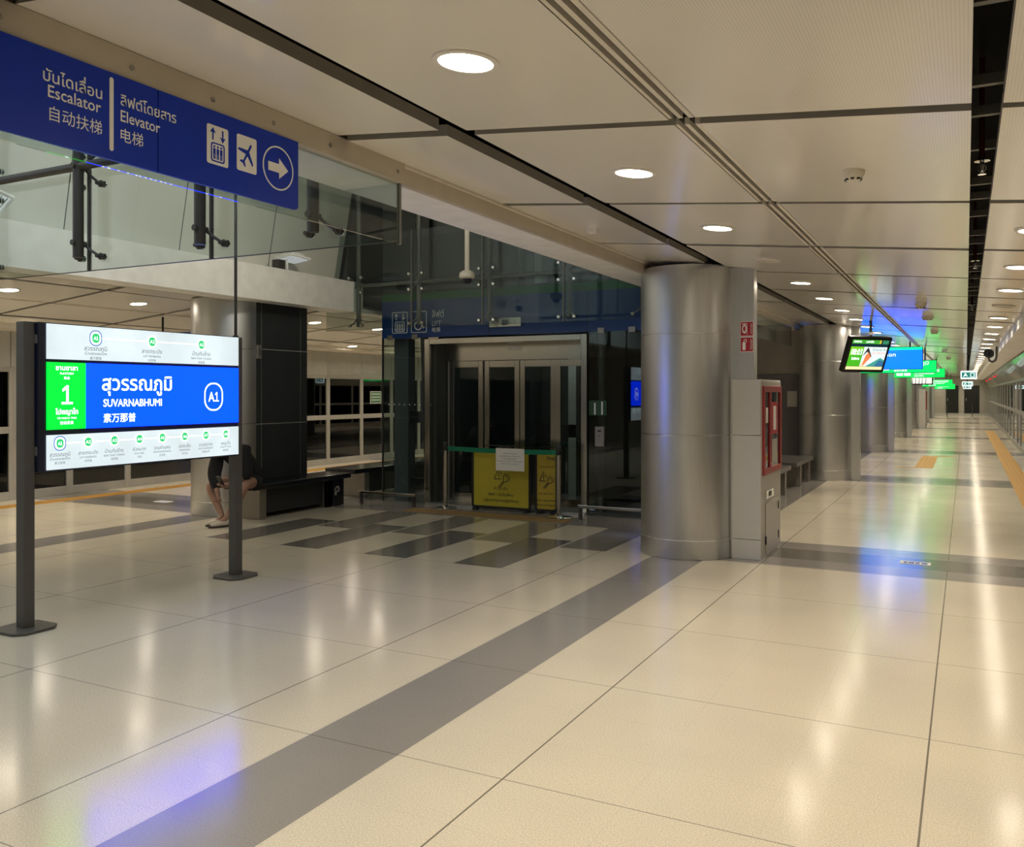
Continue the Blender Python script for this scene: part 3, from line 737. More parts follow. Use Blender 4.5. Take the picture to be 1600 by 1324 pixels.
t = thing('overhead_sign', 'blue overhead sign pointing to the escalator and elevator with lift, plane and arrow symbols', 'sign', (XS, 2.2, 2.6))
f = face_px(XS)
for y0, y1 in ((1.2, 2.369), (2.375, 3.175)):
    mb = MB()
    if y1 > 3: mb.prism([(y0, 2.776), (y0, 2.455)] + [(y1 - .022 + .022 * math.sin(math.radians(a)), 2.477 - .022 * math.cos(math.radians(a))) for a in range(0, 91, 15)] + [(y1, 2.776)], 0, .014, M['blue'], f)
    else: mb.box(y0, y1, 2.455, 2.776, 0, .014, M['blue'], f)
    mb.build('sign_panel', t)
mb = MB(); C = .0145
mb.text(f, 'บันไดเลื่อน', 1.896, 2.664, .056, M['white_paint'], 'L', C, width=.228, bold=0.01)
mb.text(f, 'Escalator', 1.914, 2.612, .060, M['white_paint'], 'L', C, width=.205, bold=0.009)
mb.text(f, '自动扶梯', 1.919, 2.537, .056, M['white_paint'], 'L', C, width=.205)
mb.text(f, 'ลิฟต์โดยสาร', 2.203, 2.668, .056, M['white_paint'], 'L', C, width=.256, bold=0.01)
mb.text(f, 'Elevator', 2.203, 2.608, .060, M['white_paint'], 'L', C, width=.178, bold=0.009)
mb.text(f, '电梯', 2.203, 2.537, .056, M['white_paint'], 'L', C, width=.10)
mb.prism(rrect(2.155, 2.172, 2.487, 2.757, .008), C, C + .001, M['white_paint'], f)
mb.build('lettering', t)
mb = MB()
mb.prism(rrect(2.617, 2.735, 2.552, 2.715, .010), C, C + .001, M['white_paint'], f); mb.prism(rrect(2.784, 2.902, 2.560, 2.716, .010), C, C + .001, M['white_paint'], f)
mb.ring(circ(3.040, 2.622, .100, 40), circ(3.040, 2.622, .093, 40), C, C + .001, M['white_paint'], f)
mb.prism([(2.975, 2.602), (3.045, 2.602), (3.045, 2.575), (3.105, 2.622), (3.045, 2.669), (3.045, 2.642), (2.975, 2.642)], C, C + .001, M['white_paint'], f)
lift_icon(mb, f, 2.617, 2.552, .118, .163, None, M['blue'], C + .001)
plane_icon(mb, f, 2.784, 2.560, .118, .156, M['blue'], C + .001)
mb.build('pictogram', t)

# ------------------------------------------------------------------ hung glass smoke barriers across the void
def spider(mb, x, y, z, ygl, arms, m):
    """point fixing: arms from a hub on the tube to button bolts on the glass"""
    s = 1 if ygl > y else -1
    for dx, dz in arms:
        px, pz = x + dx, z + dz
        mb.tube([(x, y + s * .045, z), (x + dx * .5, y + s * (abs(ygl - y) * .55), z + dz * .55), (px, ygl - s * .02, pz)], [.012, .010, .009], m, 8)
        fr = Fr((px, ygl, pz), (1, 0, 0), (0, 0, 1), (0, -s, 0))
        mb.lathe([(.012, .05), (.014, .045), (.014, .02), (.024, .018), (.024, .003), (.008, 0.0)], m, fr, 14)
        fr = Fr((px, ygl, pz), (1, 0, 0), (0, 0, 1), (0, s, 0))
        mb.lathe([(.022, .014), (.024, .018), (.018, .026)], M['chrome'], fr, 14)
    mb.lathe([(.020, -.05), (.020, .055)], m, Fr((x, y, z), (1, 0, 0), (0, 0, 1), (0, s, 0)), 12)
def barrier(name, label, ygl, ytube, tubes, joints, x0, x1, zb, zt, zrod, tubem, r, ztube):
    t = thing(name, label, 'glass screen', ((x0 + x1) / 2, ygl, zb))
    xs = [x0] + joints + [x1]
    for a, b in zip(xs[:-1], xs[1:]):
        mb = MB(); mb.box(a + .004, b - .004, ygl - .006, ygl + .006, zb, zt, M['smoke']); mb.build('pane', t)
    for a in joints:
        mb = MB(); mb.box(a - .008, a + .008, ygl - .012, ygl + .012, zb, zt, M['tube'] if tubem == 'tube' else M['tubelight']); mb.build('joint_seal', t)
    mb = MB(); mb.tube([(x0, ytube, zrod), (x1, ytube, zrod)], r * .8, M[tubem], 12); mb.build('cross_rail', t, smooth=40)
    for x in tubes:
        mb = MB(); mb.tube([(x, ytube, ztube), (x, ytube, 5.3)], r, M[tubem], 14); h = mb.build('hanger_tube', t, smooth=40)
        mb = MB()
        spider(mb, x, ytube, zrod, ygl, [(-.11, .11), (.11, .11), (-.11, -.11), (.11, -.11)], M[tubem]); mb.build('spider_fitting', h, smooth=40)
        mb = MB(); spider(mb, x, ytube, ztube + .10, ygl, [(-.11, -.085), (.11, -.085)], M[tubem]); mb.build('spider_fitting', h, smooth=40)
    mb = MB(); mb.box(x0, x1, ygl - .007, ygl + .007, zb - .004, zb, M['seal']); mb.build('bottom_edge', t)
    return t
barrier('glass_smoke_barrier', 'hung glass screen across the void above the station name sign, dark tubes and point fixings', 4.07, 3.965, [-5.445, -4.28, -3.37, -6.6], [-6.62, -5.47, -4.29], -7.95, -2.85, 2.455, 3.9, 3.16, 'tube', .036, 2.53)
barrier('glass_smoke_barrier', 'hung glass screen above the lift entrance, grey tubes and star shaped point fixings', 10.28, 10.36, [-7.94, -6.88, -5.74, -4.56, -3.56], [-6.95, -5.80, -4.60], -8.48, -3.25, 2.515, 3.9, 3.165, 'tubelight', .034, 2.56)
t = thing('glass_smoke_barrier', 'short glass screen hung beside the column in front of the escalator wall', 'glass screen', (-2.82, 14.9, 2.6))
mb = MB(); mb.box(-2.838, -2.826, 12.6, 16.45, 2.435, 2.80, M['smoke']); mb.build('pane', t)
mb = MB(); mb.box(-2.842, -2.82, 16.45, 16.47, 2.43, 2.79, M['tubelight']); mb.build('edge_trim', t)

def digit1(mb, f, a, b, w, h, m, c):
    """a numeral one with flag and foot"""
    mb.prism([(a + w * .42, b + h * .12), (a + w * .42, b + h * .78), (a + w * .08, b + h * .66), (a + w * .08, b + h * .80), (a + w * .46, b + h), (a + w * .62, b + h), (a + w * .62, b + h * .12)][::-1], c, c + .001, m, f)
    mb.box(a, a + w, b, b + h * .12, c, c + .001, m, f)
# ------------------------------------------------------------------ illuminated station name sign
XF = -5.535
t = thing('station_name_sign', 'illuminated station name sign on two grey posts with green and blue panel and route strips', 'sign', (-5.60, 4.65, 0))
for y in (3.70, 5.605):
    mb = MB(); mb.box(-5.665, -5.58, y - .04, y + .04, .018, 2.075, M['post']); p = mb.build('post', t, bevel=.006)
    mb = MB(); yy, xx = y, -5.622
    o = .16; q = .06
    mb.prism([(xx - o + q, yy - o), (xx + o - q, yy - o), (xx + o, yy - o + q), (xx + o, yy + o - q), (xx + o - q, yy + o), (xx - o + q, yy + o), (xx - o, yy + o - q), (xx - o, yy - o + q)], 0.0005, .02, M['post'])
    mb.build('base_plate', p, bevel=.005)
mb = MB(); mb.box(-5.66, -5.55, 3.742, 5.564, 1.055, 2.075, M['housing']); mb.build('housing', t, bevel=.004)
mb = MB()
for z in (1.93, 1.17): mb.box(-5.60, -5.56, 3.738, 3.75, z, z + .06, M['tubelight'])
mb.build('hinge_lug', t)
f = face_px(-5.55)
def lit(name, a0, a1, b0, b1, m):
    mb = MB(); mb.box(a0, a1, b0, b1, 0, .012, M[m], f); return mb.build(name, t)
STN = [('A1', 'สุวรรณภูมิ', 'SUVARNABHUMI', '素万那普'), ('A2', 'ลาดกระบัง', 'LAT KRABANG', '叻甲挽'), ('A3', 'บ้านทับช้าง', 'BAN THAP CHANG', '班塔昌'), ('A4', 'หัวหมาก', 'HUA MAK', '华目'),
       ('A5', 'รามคำแหง', 'RAMKHAMHAENG', '兰甘杏'), ('A6', 'มักกะสัน', 'MAKKASAN', '玛卡讪'), ('A7', 'ราชปรารภ', 'RATCHAPRAROP', '叻帕拉罗'), ('A8', 'พญาไท', 'PHAYA THAI', '帕亚泰')]
C = .0125
def station(mb, y, z, i, r, sc, zt):
    code, th, en, cn = STN[i]
    if i == 0:
        mb.ring(rrect(y - r * 1.25, y + r * 1.25, z - r * 1.4, z + r * 1.4, r * 1.1, 8), rrect(y - r * 1.1, y + r * 1.1, z - r * 1.24, z + r * 1.24, r * .95, 8), C, C + .0006, M['e_ring'], f)
    mb.prism(rrect(y - r, y + r, z - r * 1.12, z + r * 1.12, r * .9, 8), C + .0006, C + .0012, M['e_letter'], f)
    mb.prism(rrect(y - r * .76, y + r * .76, z - r * .86, z + r * .86, r * .68, 8), C + .0012, C + .0018, M['e_dot'], f)
    if i == 0: mb.text(f, 'A', y - r * .44, z - r * .34, r * .95, M['e_letter'], 'L', C + .002, width=r * .5); digit1(mb, f, y + r * .08, z - r * .34, r * .36, r * .66, M['e_letter'], C + .002)
    else: mb.text(f, code, y, z - r * .34, r * .95, M['e_letter'], 'C', C + .002)
    mb.text(f, th, y, zt, .040 * sc, M['e_ink'], 'C', C, width=.021 * sc * 8 if len(th) > 8 else None)
    mb.text(f, en, y, zt - .028 * sc, .022 * sc, M['e_ink'], 'C', C)
    mb.text(f, cn, y, zt - .058 * sc, .022 * sc, M['e_ink'], 'C', C)
top = lit('route_strip', 3.80, 5.556, 1.827, 2.068, 'e_white')
mb = MB(); mb.box(4.172, 5.146, 1.983, 1.990, C, C + .0004, M['e_line'], f)
for i, y in enumerate((4.172, 4.660, 5.146)): station(mb, y, 1.987, i, .040, 1.1, 1.897)
mb.build('route_lettering', top)
bot = lit('route_strip', 3.80, 5.556, 1.068, 1.306, 'e_white')
mb = MB(); mb.box(3.893, 5.42, 1.243, 1.250, C, C + .0004, M['e_line'], f)
for i, y in enumerate((3.893, 4.111, 4.326, 4.544, 4.756, 4.975, 5.194, 5.410)): station(mb, y, 1.247, i, .036, .92, 1.158)
mb.build('route_lettering', bot)
gp = lit('platform_panel', 3.80, 4.093, 1.342, 1.806, 'e_green')
mb = MB()
mb.text(f, 'ชานชาลา', 3.945, 1.752, .046, M['e_letter'], 'C', C, width=.165, bold=0.02); mb.text(f, 'PLATFORM', 3.945, 1.722, .021, M['e_letter'], 'C', C); mb.text(f, '站台', 3.945, 1.690, .024, M['e_letter'], 'C', C)
digit1(mb, f, 3.905, 1.516, .085, .132, M['e_letter'], C)
mb.text(f, 'ไปพญาไท', 3.945, 1.447, .050, M['e_letter'], 'C', C, width=.17, bold=0.02); mb.text(f, 'TO PHAYA THAI', 3.945, 1.413, .020, M['e_letter'], 'C', C); mb.text(f, '往帕亚泰', 3.945, 1.378, .026, M['e_letter'], 'C', C)
mb.build('platform_lettering', gp)
bp = lit('name_panel', 4.094, 5.556, 1.342, 1.806, 'e_blue')
mb = MB()
mb.text(f, 'สุวรรณภูมิ', 4.225, 1.614, .150, M['e_letter'], 'L', C, width=.62, bold=.013); mb.text(f, 'SUVARNABHUMI', 4.235, 1.495, .078, M['e_letter'], 'L', C, width=.515, bold=.012)
mb.text(f, '素万那普', 4.235, 1.385, .072, M['e_letter'], 'L', C, width=.275, bold=0.006)
mb.ring(rrect(5.177, 5.377, 1.446, 1.678, .09, 8), rrect(5.188, 5.366, 1.458, 1.666, .08, 8), C, C + .001, M['e_letter'], f)
mb.text(f, 'A', 5.222, 1.523, .112, M['e_letter'], 'L', C, width=.062, bold=0.012); digit1(mb, f, 5.290, 1.523, .042, .078, M['e_letter'], C)
mb.build('name_lettering', bp)
t = thing('conduit_pole', 'thin dark conduit rising from the post of the station name sign', 'conduit', (-5.62, 5.605, 2.07))
mb = MB(); mb.tube([(-5.62, 5.605, 2.075), (-5.62, 5.605, 5.3)], .013, M['tube'], 10); mb.build('pipe', t, smooth=40)
mb = MB(); mb.lathe([(.026, 0), (.026, .012), (.016, .02)], M['tube'], Fr((-5.62, 5.605, 2.075), (1, 0, 0), (0, 1, 0), (0, 0, 1)), 14); mb.build('collar', t, smooth=40)

# ------------------------------------------------------------------ the lift
YL = 10.5
t = thing('passenger_lift', 'glass passenger lift with steel portal, four glazed door leaves and navy blue fascia', 'lift', (-5.6, YL, 0), kind='thing')
XL0, XL1, PX0, PX1 = -7.62, -3.58, -6.86, -4.36
f = face_ny(YL)
mb = MB()
mb.box(PX0, PX0 + .085, 0, 2.36, -.40, .03, M['portal'], f); mb.box(PX1 - .085, PX1, 0, 2.36, -.40, .03, M['portal'], f); mb.box(PX0 + .085, PX1 - .085, 2.28, 2.36, -.40, .03, M['portal'], f)
mb.build('portal_frame', t, bevel=.006)
fd = face_ny(10.88)
mb = MB(); mb.box(PX0 + .085, PX1 - .085, 2.055, 2.28, -.05, 0, M['portal'], fd); mb.box(-5.72, -5.50, 2.19, 2.235, 0, .004, M['steel'], fd); mb.build('transom', t)
mb = MB(); mb.box(PX0 + .085, -6.72, 0, 2.055, -.05, .0, M['cabside'], fd); mb.box(PX0 + .085, -6.72, 0, 2.28, .002, .30, M['voiddark'], fd); mb.build('side_jamb', t)
LX = [-6.715, -6.07, -5.43, -4.92, -4.45]
LX = [-6.70, -6.13, -5.56, -5.0, -4.45]
for k in range(4):
    a0, a1 = LX[k] + .006, LX[k + 1] - .006; c = 0.0 if k in (0, 3) else -.03
    mb = MB(); mb.box(a0, a0 + .075, .03, 2.05, c - .03, c, M['portal'], fd); mb.box(a1 - .075, a1, .03, 2.05, c - .03, c, M['portal'], fd); mb.box(a0 + .075, a1 - .075, 1.955, 2.05, c - .03, c, M['portal'], fd); mb.box(a0 + .075, a1 - .075, .03, .14, c - .03, c, M['portal'], fd)
    d = mb.build('door_leaf', t, bevel=.003)
    mb = MB(); mb.box(a0 + .075, a1 - .075, .14, 1.955, c - .02, c - .012, M['liftglass'], fd); mb.build('pane', d)
mb = MB(); mb.box(PX0 + .02, PX1 - .02, 0.0005, .03, -.40, .05, M['steel'], f); mb.build('sill_plate', t)
# fascia
mb = MB(); mb.box(XL0, XL1 - .0, 2.385, 2.92, -.06, 0, M['navy'], f); 
fa = mb.build('fascia_panel', t)
mb = MB(); mb.box(XL0, XL1, 2.92, 3.03, -.06, -.002, M['green_paint'], f); mb.build('green_stripe', t)
mb = MB()
for x in (-6.68, -5.82, -4.36): mb.box(x - .004, x + .004, 2.385, 2.92, .0, .001, M['ink'], f)
mb.build('panel_joint', fa)
mb = MB(); C = .001
mb.ring(rrect(-7.44, -7.17, 2.455, 2.765, .02), rrect(-7.43, -7.18, 2.465, 2.755, .015), C, C + .001, M['grey_letter'], f); lift_icon(mb, f, -7.44, 2.455, .27, .31, None, M['grey_letter'], C)
mb.ring(rrect(-7.11, -6.84, 2.455, 2.765, .02), rrect(-7.10, -6.85, 2.465, 2.755, .015), C, C + .001, M['grey_letter'], f); wheel_icon(mb, f, -7.11, 2.455, .27, .31, M['grey_letter'], C)
mb.text(f, 'ลิฟต์', -6.75, 2.665, .14, M['grey_letter'], 'L', C, width=.20); mb.text(f, 'LIFT', -6.75, 2.545, .10, M['grey_letter'], 'L', C, width=.15); mb.text(f, '电梯', -6.75, 2.46, .075, M['grey_letter'], 'L', C)
mb.build('pictogram', fa)
mb = MB(); mb.box(-5.81, -5.32, 2.49, 2.615, .0, .025, M['portal'], f); ind = mb.build('indicator_panel', t, bevel=.004)
mb = MB(); mb.box(-5.61, -5.52, 2.515, 2.585, .025, .028, M['housing'], f); mb.prism([(-5.72, 2.58), (-5.715, 2.58), (-5.69, 2.53), (-5.695, 2.53)], .025, .027, M['ink'], f); mb.prism([(-5.42, 2.58), (-5.415, 2.58), (-5.39, 2.53), (-5.395, 2.53)], .025, .027, M['ink'], f); mb.build('display', ind)
# side glazing
for a0, a1, n in ((XL0, PX0 - .01, 'a'), (PX1 + .01, XL1, 'b')):
    mb = MB(); mb.box(a0, a1, 0.01, 2.385, -.02, -.008, M['liftglass'], f); mb.build('side_pane', t)
mb = MB(); mb.box(XL0, XL0 + .012, YL + .02, 12.7, .01, 2.385, M['glass']); mb.build('side_pane', t)
mb = MB(); mb.box(XL0 - .004, XL0 + .012, YL, YL + .03, 0, 2.4, M['seal']); mb.build('corner_seal', t)
for x in (-7.47, -7.04, -4.17, -3.75):
    mb = MB(); mb.box(x - .045, x + .045, 2.36, 2.43, -.008, .02, M['bench_leg'], f); mb.build('glass_clip', t, bevel=.004)
mb = MB(); mb.box(-7.53, -7.28, 10.68, 10.86, 0, 2.9, mat('blue_grey_post_paint', (.11, .125, .14), .4)); mb.build('shaft_post', t, bevel=.004)
mb = MB(); mb.add([(x, y, z) for z, o in ((0.0, 0.0), (2.9, -.10)) for x, y in ((-7.03 + o, 10.75), (-6.96 + o, 10.75), (-6.96 + o, 10.85), (-7.03 + o, 10.85))], [(0, 1, 2, 3), (4, 5, 6, 7), (0, 1, 5, 4), (1, 2, 6, 5), (2, 3, 7, 6), (3, 0, 4, 7)], M['blackplastic']); mb.build('shaft_brace', t)
mb = MB(); mb.box(-7.28, -6.9, 10.72, 10.78, 1.15, 1.32, M['blackplastic']); mb.box(-7.5, -6.9, 10.72, 10.78, .30, .34, M['blackplastic']); mb.build('shaft_rail', t)
mb = MB(); mb.box(-4.245, -4.12, .90, 1.155, -.006, .035, M['bench_leg'], f); cb = mb.build('call_box', t, bevel=.004)
mb = MB(); mb.prism(circ(-4.182, 1.04, .014, 14), .035, .04, M['chrome'], f); mb.box(-4.205, -4.16, 1.09, 1.11, .035, .037, M['ink'], f); mb.build('call_button', cb)
mb = MB()
for k in range(9): mb.prism(circ(-7.5 + .09 * k, 1.42, .010, 8), -.008, -.0075, M['signpaper'], f)
mb.build('safety_dots', t)
mb = MB(); mb.box(-4.34, -4.1, 1.30, 1.49, -.006, -.004, mat('dull_green_notice', (.02, .07, .025), .4), f); mb.box(-4.27, -4.25, 1.31, 1.46, -.004, -.003, M['grey_letter'], f); mb.box(-4.17, -4.15, 1.31, 1.48, -.004, -.003, M['grey_letter'], f); mb.build('green_notice', t)
# shaft and car behind
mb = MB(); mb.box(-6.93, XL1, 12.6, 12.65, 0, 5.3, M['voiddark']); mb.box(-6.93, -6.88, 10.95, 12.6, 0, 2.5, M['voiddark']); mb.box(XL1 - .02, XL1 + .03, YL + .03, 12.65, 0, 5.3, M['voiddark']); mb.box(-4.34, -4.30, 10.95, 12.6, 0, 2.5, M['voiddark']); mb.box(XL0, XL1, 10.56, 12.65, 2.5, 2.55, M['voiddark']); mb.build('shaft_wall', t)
mb = MB(); mb.box(-6.2, -6.0, 12.3, 12.5, 0, 2.4, M['dark_clad']); mb.box(-5.45, -5.32, 12.35, 12.5, 0, 2.4, M['psd']); mb.box(-6.8, -4.4, 12.35, 12.40, .9, 1.1, M['blackplastic']); mb.build('car_interior', t)
ld = bpy.data.lights.new('car_fill', 'AREA'); ld.size = .9; ld.energy = 2.2; ld.color = (.9, 1.0, .95); lo = bpy.data.objects.new('car_fill', ld); COL.objects.link(lo); lo.parent = t; lo.location = (.1, 1.3, 2.44)  # unseen light added inside the car to make its interior visible
for x0, x1 in ((XL0, -6.70), (-6.69, -5.83), (-5.81, -4.37), (-4.35, XL1)):
    mb = MB(); mb.box(x0, x1, 3.03, 5.3, -.03, -.018, M['liftglass'], f); mb.build('shaft_pane', t)
for x in (-6.35, -5.95, -5.1, -4.8):
    mb = MB(); mb.box(x, x + .12, 12.2, 12.4, 2.55, 5.3, M['voidwall' if x == -5.95 else 'dark_clad']); mb.build('guide_rail', t)
e = emit('dim_glow_panel', (.9, .88, .68), .28)  # dim emissive panels set as bright patches behind the shaft glass
for x0, x1, z0, z1 in ((-4.28, -3.98, 3.02, 3.30), (-3.72, -3.60, 3.06, 3.25)):
    mb = MB(); mb.box(x0, x1, 11.2, 11.22, z0, z1, e); mb.build('glow_panel', t)
mb = MB(); mb.box(XL0 - .3, XL1, YL + .03, 12.65, 3.03, 3.06, M['voiddark']); mb.build('shaft_lid', t)
# low guard rails
def guard(x0, x1, y, label):
    t = thing('guard_rail', label, 'rail', ((x0 + x1) / 2, y, 0))
    mb = MB(); mb.box(x0, x1, y - .022, y + .022, .15, .185, M['portal']); mb.build('top_bar', t, bevel=.004)
    for x in (x0 + .03, x1 - .03):
        mb = MB(); mb.box(x - .02, x + .02, y - .015, y + .015, 0, .15, M['tube']); mb.build('leg', t)
guard(-7.72, -6.76, 10.1, 'low steel guard rail in front of the lift glazing, beside the bench')
guard(-4.32, -3.42, 10.1, 'low steel guard rail in front of the lift glazing, behind the first column')

# ------------------------------------------------------------------ benches
def bench(x0, x1, y0, y1, label, legs, top='granite', h=.45):
    t = thing('bench', label, 'bench', ((x0 + x1) / 2, (y0 + y1) / 2, 0))
    mb = MB(); mb.box(x0, x1, y0, y1, h - .07, h, M[top]); mb.build('seat', t, bevel=.008)
    for y in legs:
        mb = MB(); mb.box(x0 + .05, x1 - .04, y, y + .12, 0, h - .07, M['bench_leg']); p = mb.build('leg', t, bevel=.004)
    mb = MB(); mb.box(x0 + .1, x1 - .12, legs[0] + .12, legs[-1], .06, h - .07, M['dark_clad']); mb.build('modesty_panel', t)
    return t
t = bench(-8.28, -7.78, 8.05, 9.98, 'black stone bench in front of the charcoal block, a person seated on its end', [8.2, 9.5])
f = face_px(-7.82); mb = MB(); mb.box(9.50, 9.86, .01, .375, -.05, .0, M['granite'], f); mb.ring(circ(9.72, .24, .045, 16), circ(9.72, .24, .025, 16), 0, .002, M['cabside'], f); mb.box(9.66, 9.70, .16, .26, 0, .002, M['cabside'], f); mb.build('end_panel', t)
bench(-8.62, -8.05, 10.42, 13.0, 'black stone bench seen behind the corner of the lift glazing', [10.7, 12.6])
bench(-3.10, -2.44, 14.7, 16.45, 'grey stone bench right in front of the second column', [15.3, 16.2], 'bench_grey')
bench(-3.10, -2.44, 12.3, 14.2, 'grey stone bench mostly hidden behind the fire hose cabinet', [12.6, 13.9], 'bench_grey')
# escalator enclosure
mb = MB(); mb.box(-4.6, -2.82, 17.35, 17.45, 0, 3.0, mat('escalator_wall_grey', (.42, .39, .36), .5)); mb.box(-4.6, -2.82, 17.32, 17.35, 0.2, 1.95, M['cladgrey'] if 'cladgrey' in M else mat('grey_blue_panel', (.20, .20, .215), .45))
struct('wall_escalator', mb, 'grey escalator enclosure wall behind the benches, darker lower panel', 'wall')
t = thing('wall_notice', 'white notice sheet on the grey escalator wall behind the benches', 'notice', (-2.97, 17.31, 1.45))
f = face_ny(17.32); mb = MB(); mb.prism(rrect(-3.05, -2.87, 1.32, 1.62, .012), 0.001, .004, M['signpaper'], f); mb.build('sheet', t)
mb = MB()
for k in range(5): mb.box(-3.03, -2.89, 1.38 + .04 * k, 1.385 + .04 * k, .004, .0044, M['grey_letter'], f)
mb.build('print', t)
# ------------------------------------------------------------------ queue barrier and work boards before the lift
def stanchion(x, y, label, h=.90):
    t = thing('queue_stanchion', label, 'stanchion', (x, y, 0))
    fr = Fr((x, y, 0), (1, 0, 0), (0, 1, 0), (0, 0, 1))
    mb = MB(); mb.lathe([(.165, 0.0), (.165, .012), (.15, .022), (.05, .034), (.036, .05)], M['chrome'], fr, 36); mb.build('base', t, smooth=40)
    mb = MB(); mb.lathe([(.030, .04), (.030, h - .10)], M['portal'], fr, 20); mb.build('post', t, smooth=40)
    mb = MB(); mb.lathe([(.034, h - .12), (.036, h - .11), (.036, h - .01), (.028, h)], M['blackplastic'], fr, 20); mb.build('belt_head', t, smooth=40)
    return t
stanchion(-6.34, 10.2, 'chrome belt stanchion at the jamb side of the yellow work board', .92)
s2 = stanchion(-4.59, 10.1, 'chrome belt stanchion in front of the narrow yellow board', .92)
mb = MB()
N = 16; vs = []
for i in range(N + 1):
    u = i / N; x = -6.31 + 1.69 * u; y = 10.2 - .1 * u; sg = .012 * math.sin(math.pi * u)
    vs += [(x, y - .002, .80 - sg), (x, y - .002, .862 - sg), (x, y + .002, .80 - sg), (x, y + .002, .862 - sg)]
fs = []
for i in range(N):
    a, b = i * 4, i * 4 + 4; fs += [(a, b, b + 1, a + 1), (a + 2, a + 3, b + 3, b + 2), (a + 1, b + 1, b + 3, a + 3), (a, a + 2, b + 2, b)]
mb.add(vs, fs, M['beltgreen'])
tag(mb.build('barrier_belt'), 'green webbing belt stretched between the two chrome stanchions', 'belt')
def board_icons(mb, f, a, b, s):
    L = lambda pts, w=.006: [mb.tube([f.p(a + x * s, b + y * s, .003) for x, y in pts], w, M['ink'], 6)]
    L([(-.16, 0), (-.05, .24), (.03, .10)]); L([(-.16, 0), (.0, 0)]); L([(-.05, .05), (-.05, .16)]); L([(-.05, .018), (-.05, .024)])
    L([(-.06, -.18), (.06, -.04), (.06, .05), (.12, .12), (.18, .11), (.13, .06), (.16, .02), (.22, .07), (.21, 0), (.14, -.05), (.08, -.06), (-.02, -.19)])
t = thing('work_board', 'yellow folding work notice board with black frame standing before the lift doors', 'notice board', (-5.5, 10.34, 0))
def panel(fr, w, h, fill, name, draw):
    mb = MB(); mb.ring(rrect(0, w, .03, h, .03), rrect(.03, w - .03, .06, h - .03, .02), -.012, .012, M['blackplastic'], fr); p = mb.build('frame', t)
    mb = MB(); mb.box(.025, w - .025, .055, h - .025, -.004, .004, M[fill], fr); mb.build('sheet', t)
    mb = MB(); draw(mb, fr, w, h); mb.build('print', t)
    mb = MB()
    for x in (.06, w - .06): mb.box(x - .03, x + .03, 0, .03, -.05, .05, M['blackplastic'], fr)
    mb.tube([fr.p(w * .2, h - .005, 0), fr.p(w * .22, h + .05, 0), fr.p(w * .78, h + .05, 0), fr.p(w * .8, h - .005, 0)], .008, M['blackplastic'], 8); mb.build('handle', t)
def d1(mb, f, w, h):
    I = M['ink']
    mb.text(f, 'ระวัง', w * .5, .60, .055, I, 'C', .005); board_icons(mb, f, w * .5, .43, .62)
    mb.text(f, 'ห้ามเข้า', w * .5, .285, .055, I, 'C', .005, width=.20); mb.text(f, 'ลิฟต์ / บันไดเลื่อน', w * .5, .205, .050, I, 'C', .005, width=.38, bold=.015); mb.text(f, 'อยู่ระหว่างการปฏิบัติงาน', w * .5, .125, .050, I, 'C', .005, width=.53, bold=.015)
def d2(mb, f, w, h):
    I = M['ink']
    mb.text(f, 'TKE', w - .045, h - .12, .055, I, 'R', .005, width=.11, bold=.03); mb.text(f, 'CAUTION', w * .5, .60, .042, I, 'C', .005, width=.21); board_icons(mb, f, w * .47, .43, .52)
    mb.text(f, 'NO ENTRY', w * .5, .25, .040, I, 'C', .005, width=.21); mb.text(f, 'Lift / Escalator', w * .5, .165, .034, I, 'C', .005, width=.25, bold=.015); mb.text(f, 'Work in Progress', w * .5, .105, .034, I, 'C', .005, width=.265, bold=.015)
panel(Fr((-6.0, 10.34, 0), (1, 0, 0), (0, 0, 1), (0, -1, 0)), .90, .83, 'yellow', 'a', d1)
u = Vector((math.cos(.12), math.sin(.12), 0))
panel(Fr((-5.05, 10.36, 0), u, (0, 0, 1), (u.y, -u.x, 0)), .315, .83, 'amber', 'b', d2)
t = thing('paper_notice', 'white printed paper sheet taped to the green belt over the yellow board', 'notice', (-5.3, 10.12, .7))
f = face_ny(10.105); mb = MB(); mb.box(-5.50, -5.08, .57, .862, 0, .0015, M['signpaper'], f); mb.build('sheet', t)
mb = MB()
for k, (b, w, s) in enumerate(((.79, .20, 'ลิฟต์อยู่ระหว่างซ่อม'), (.755, .30, 'ขออภัยในความไม่สะดวก'), (.72, .20, 'กรุณาใช้บันไดเลื่อน'), (.688, .38, 'The lift is under maintenance'), (.655, .26, 'Sorry for the inconvenience'))):
    mb.text(f, s, -5.29, b, .02, M['ink'], 'C', .002, width=w)
mb.build('print', t)
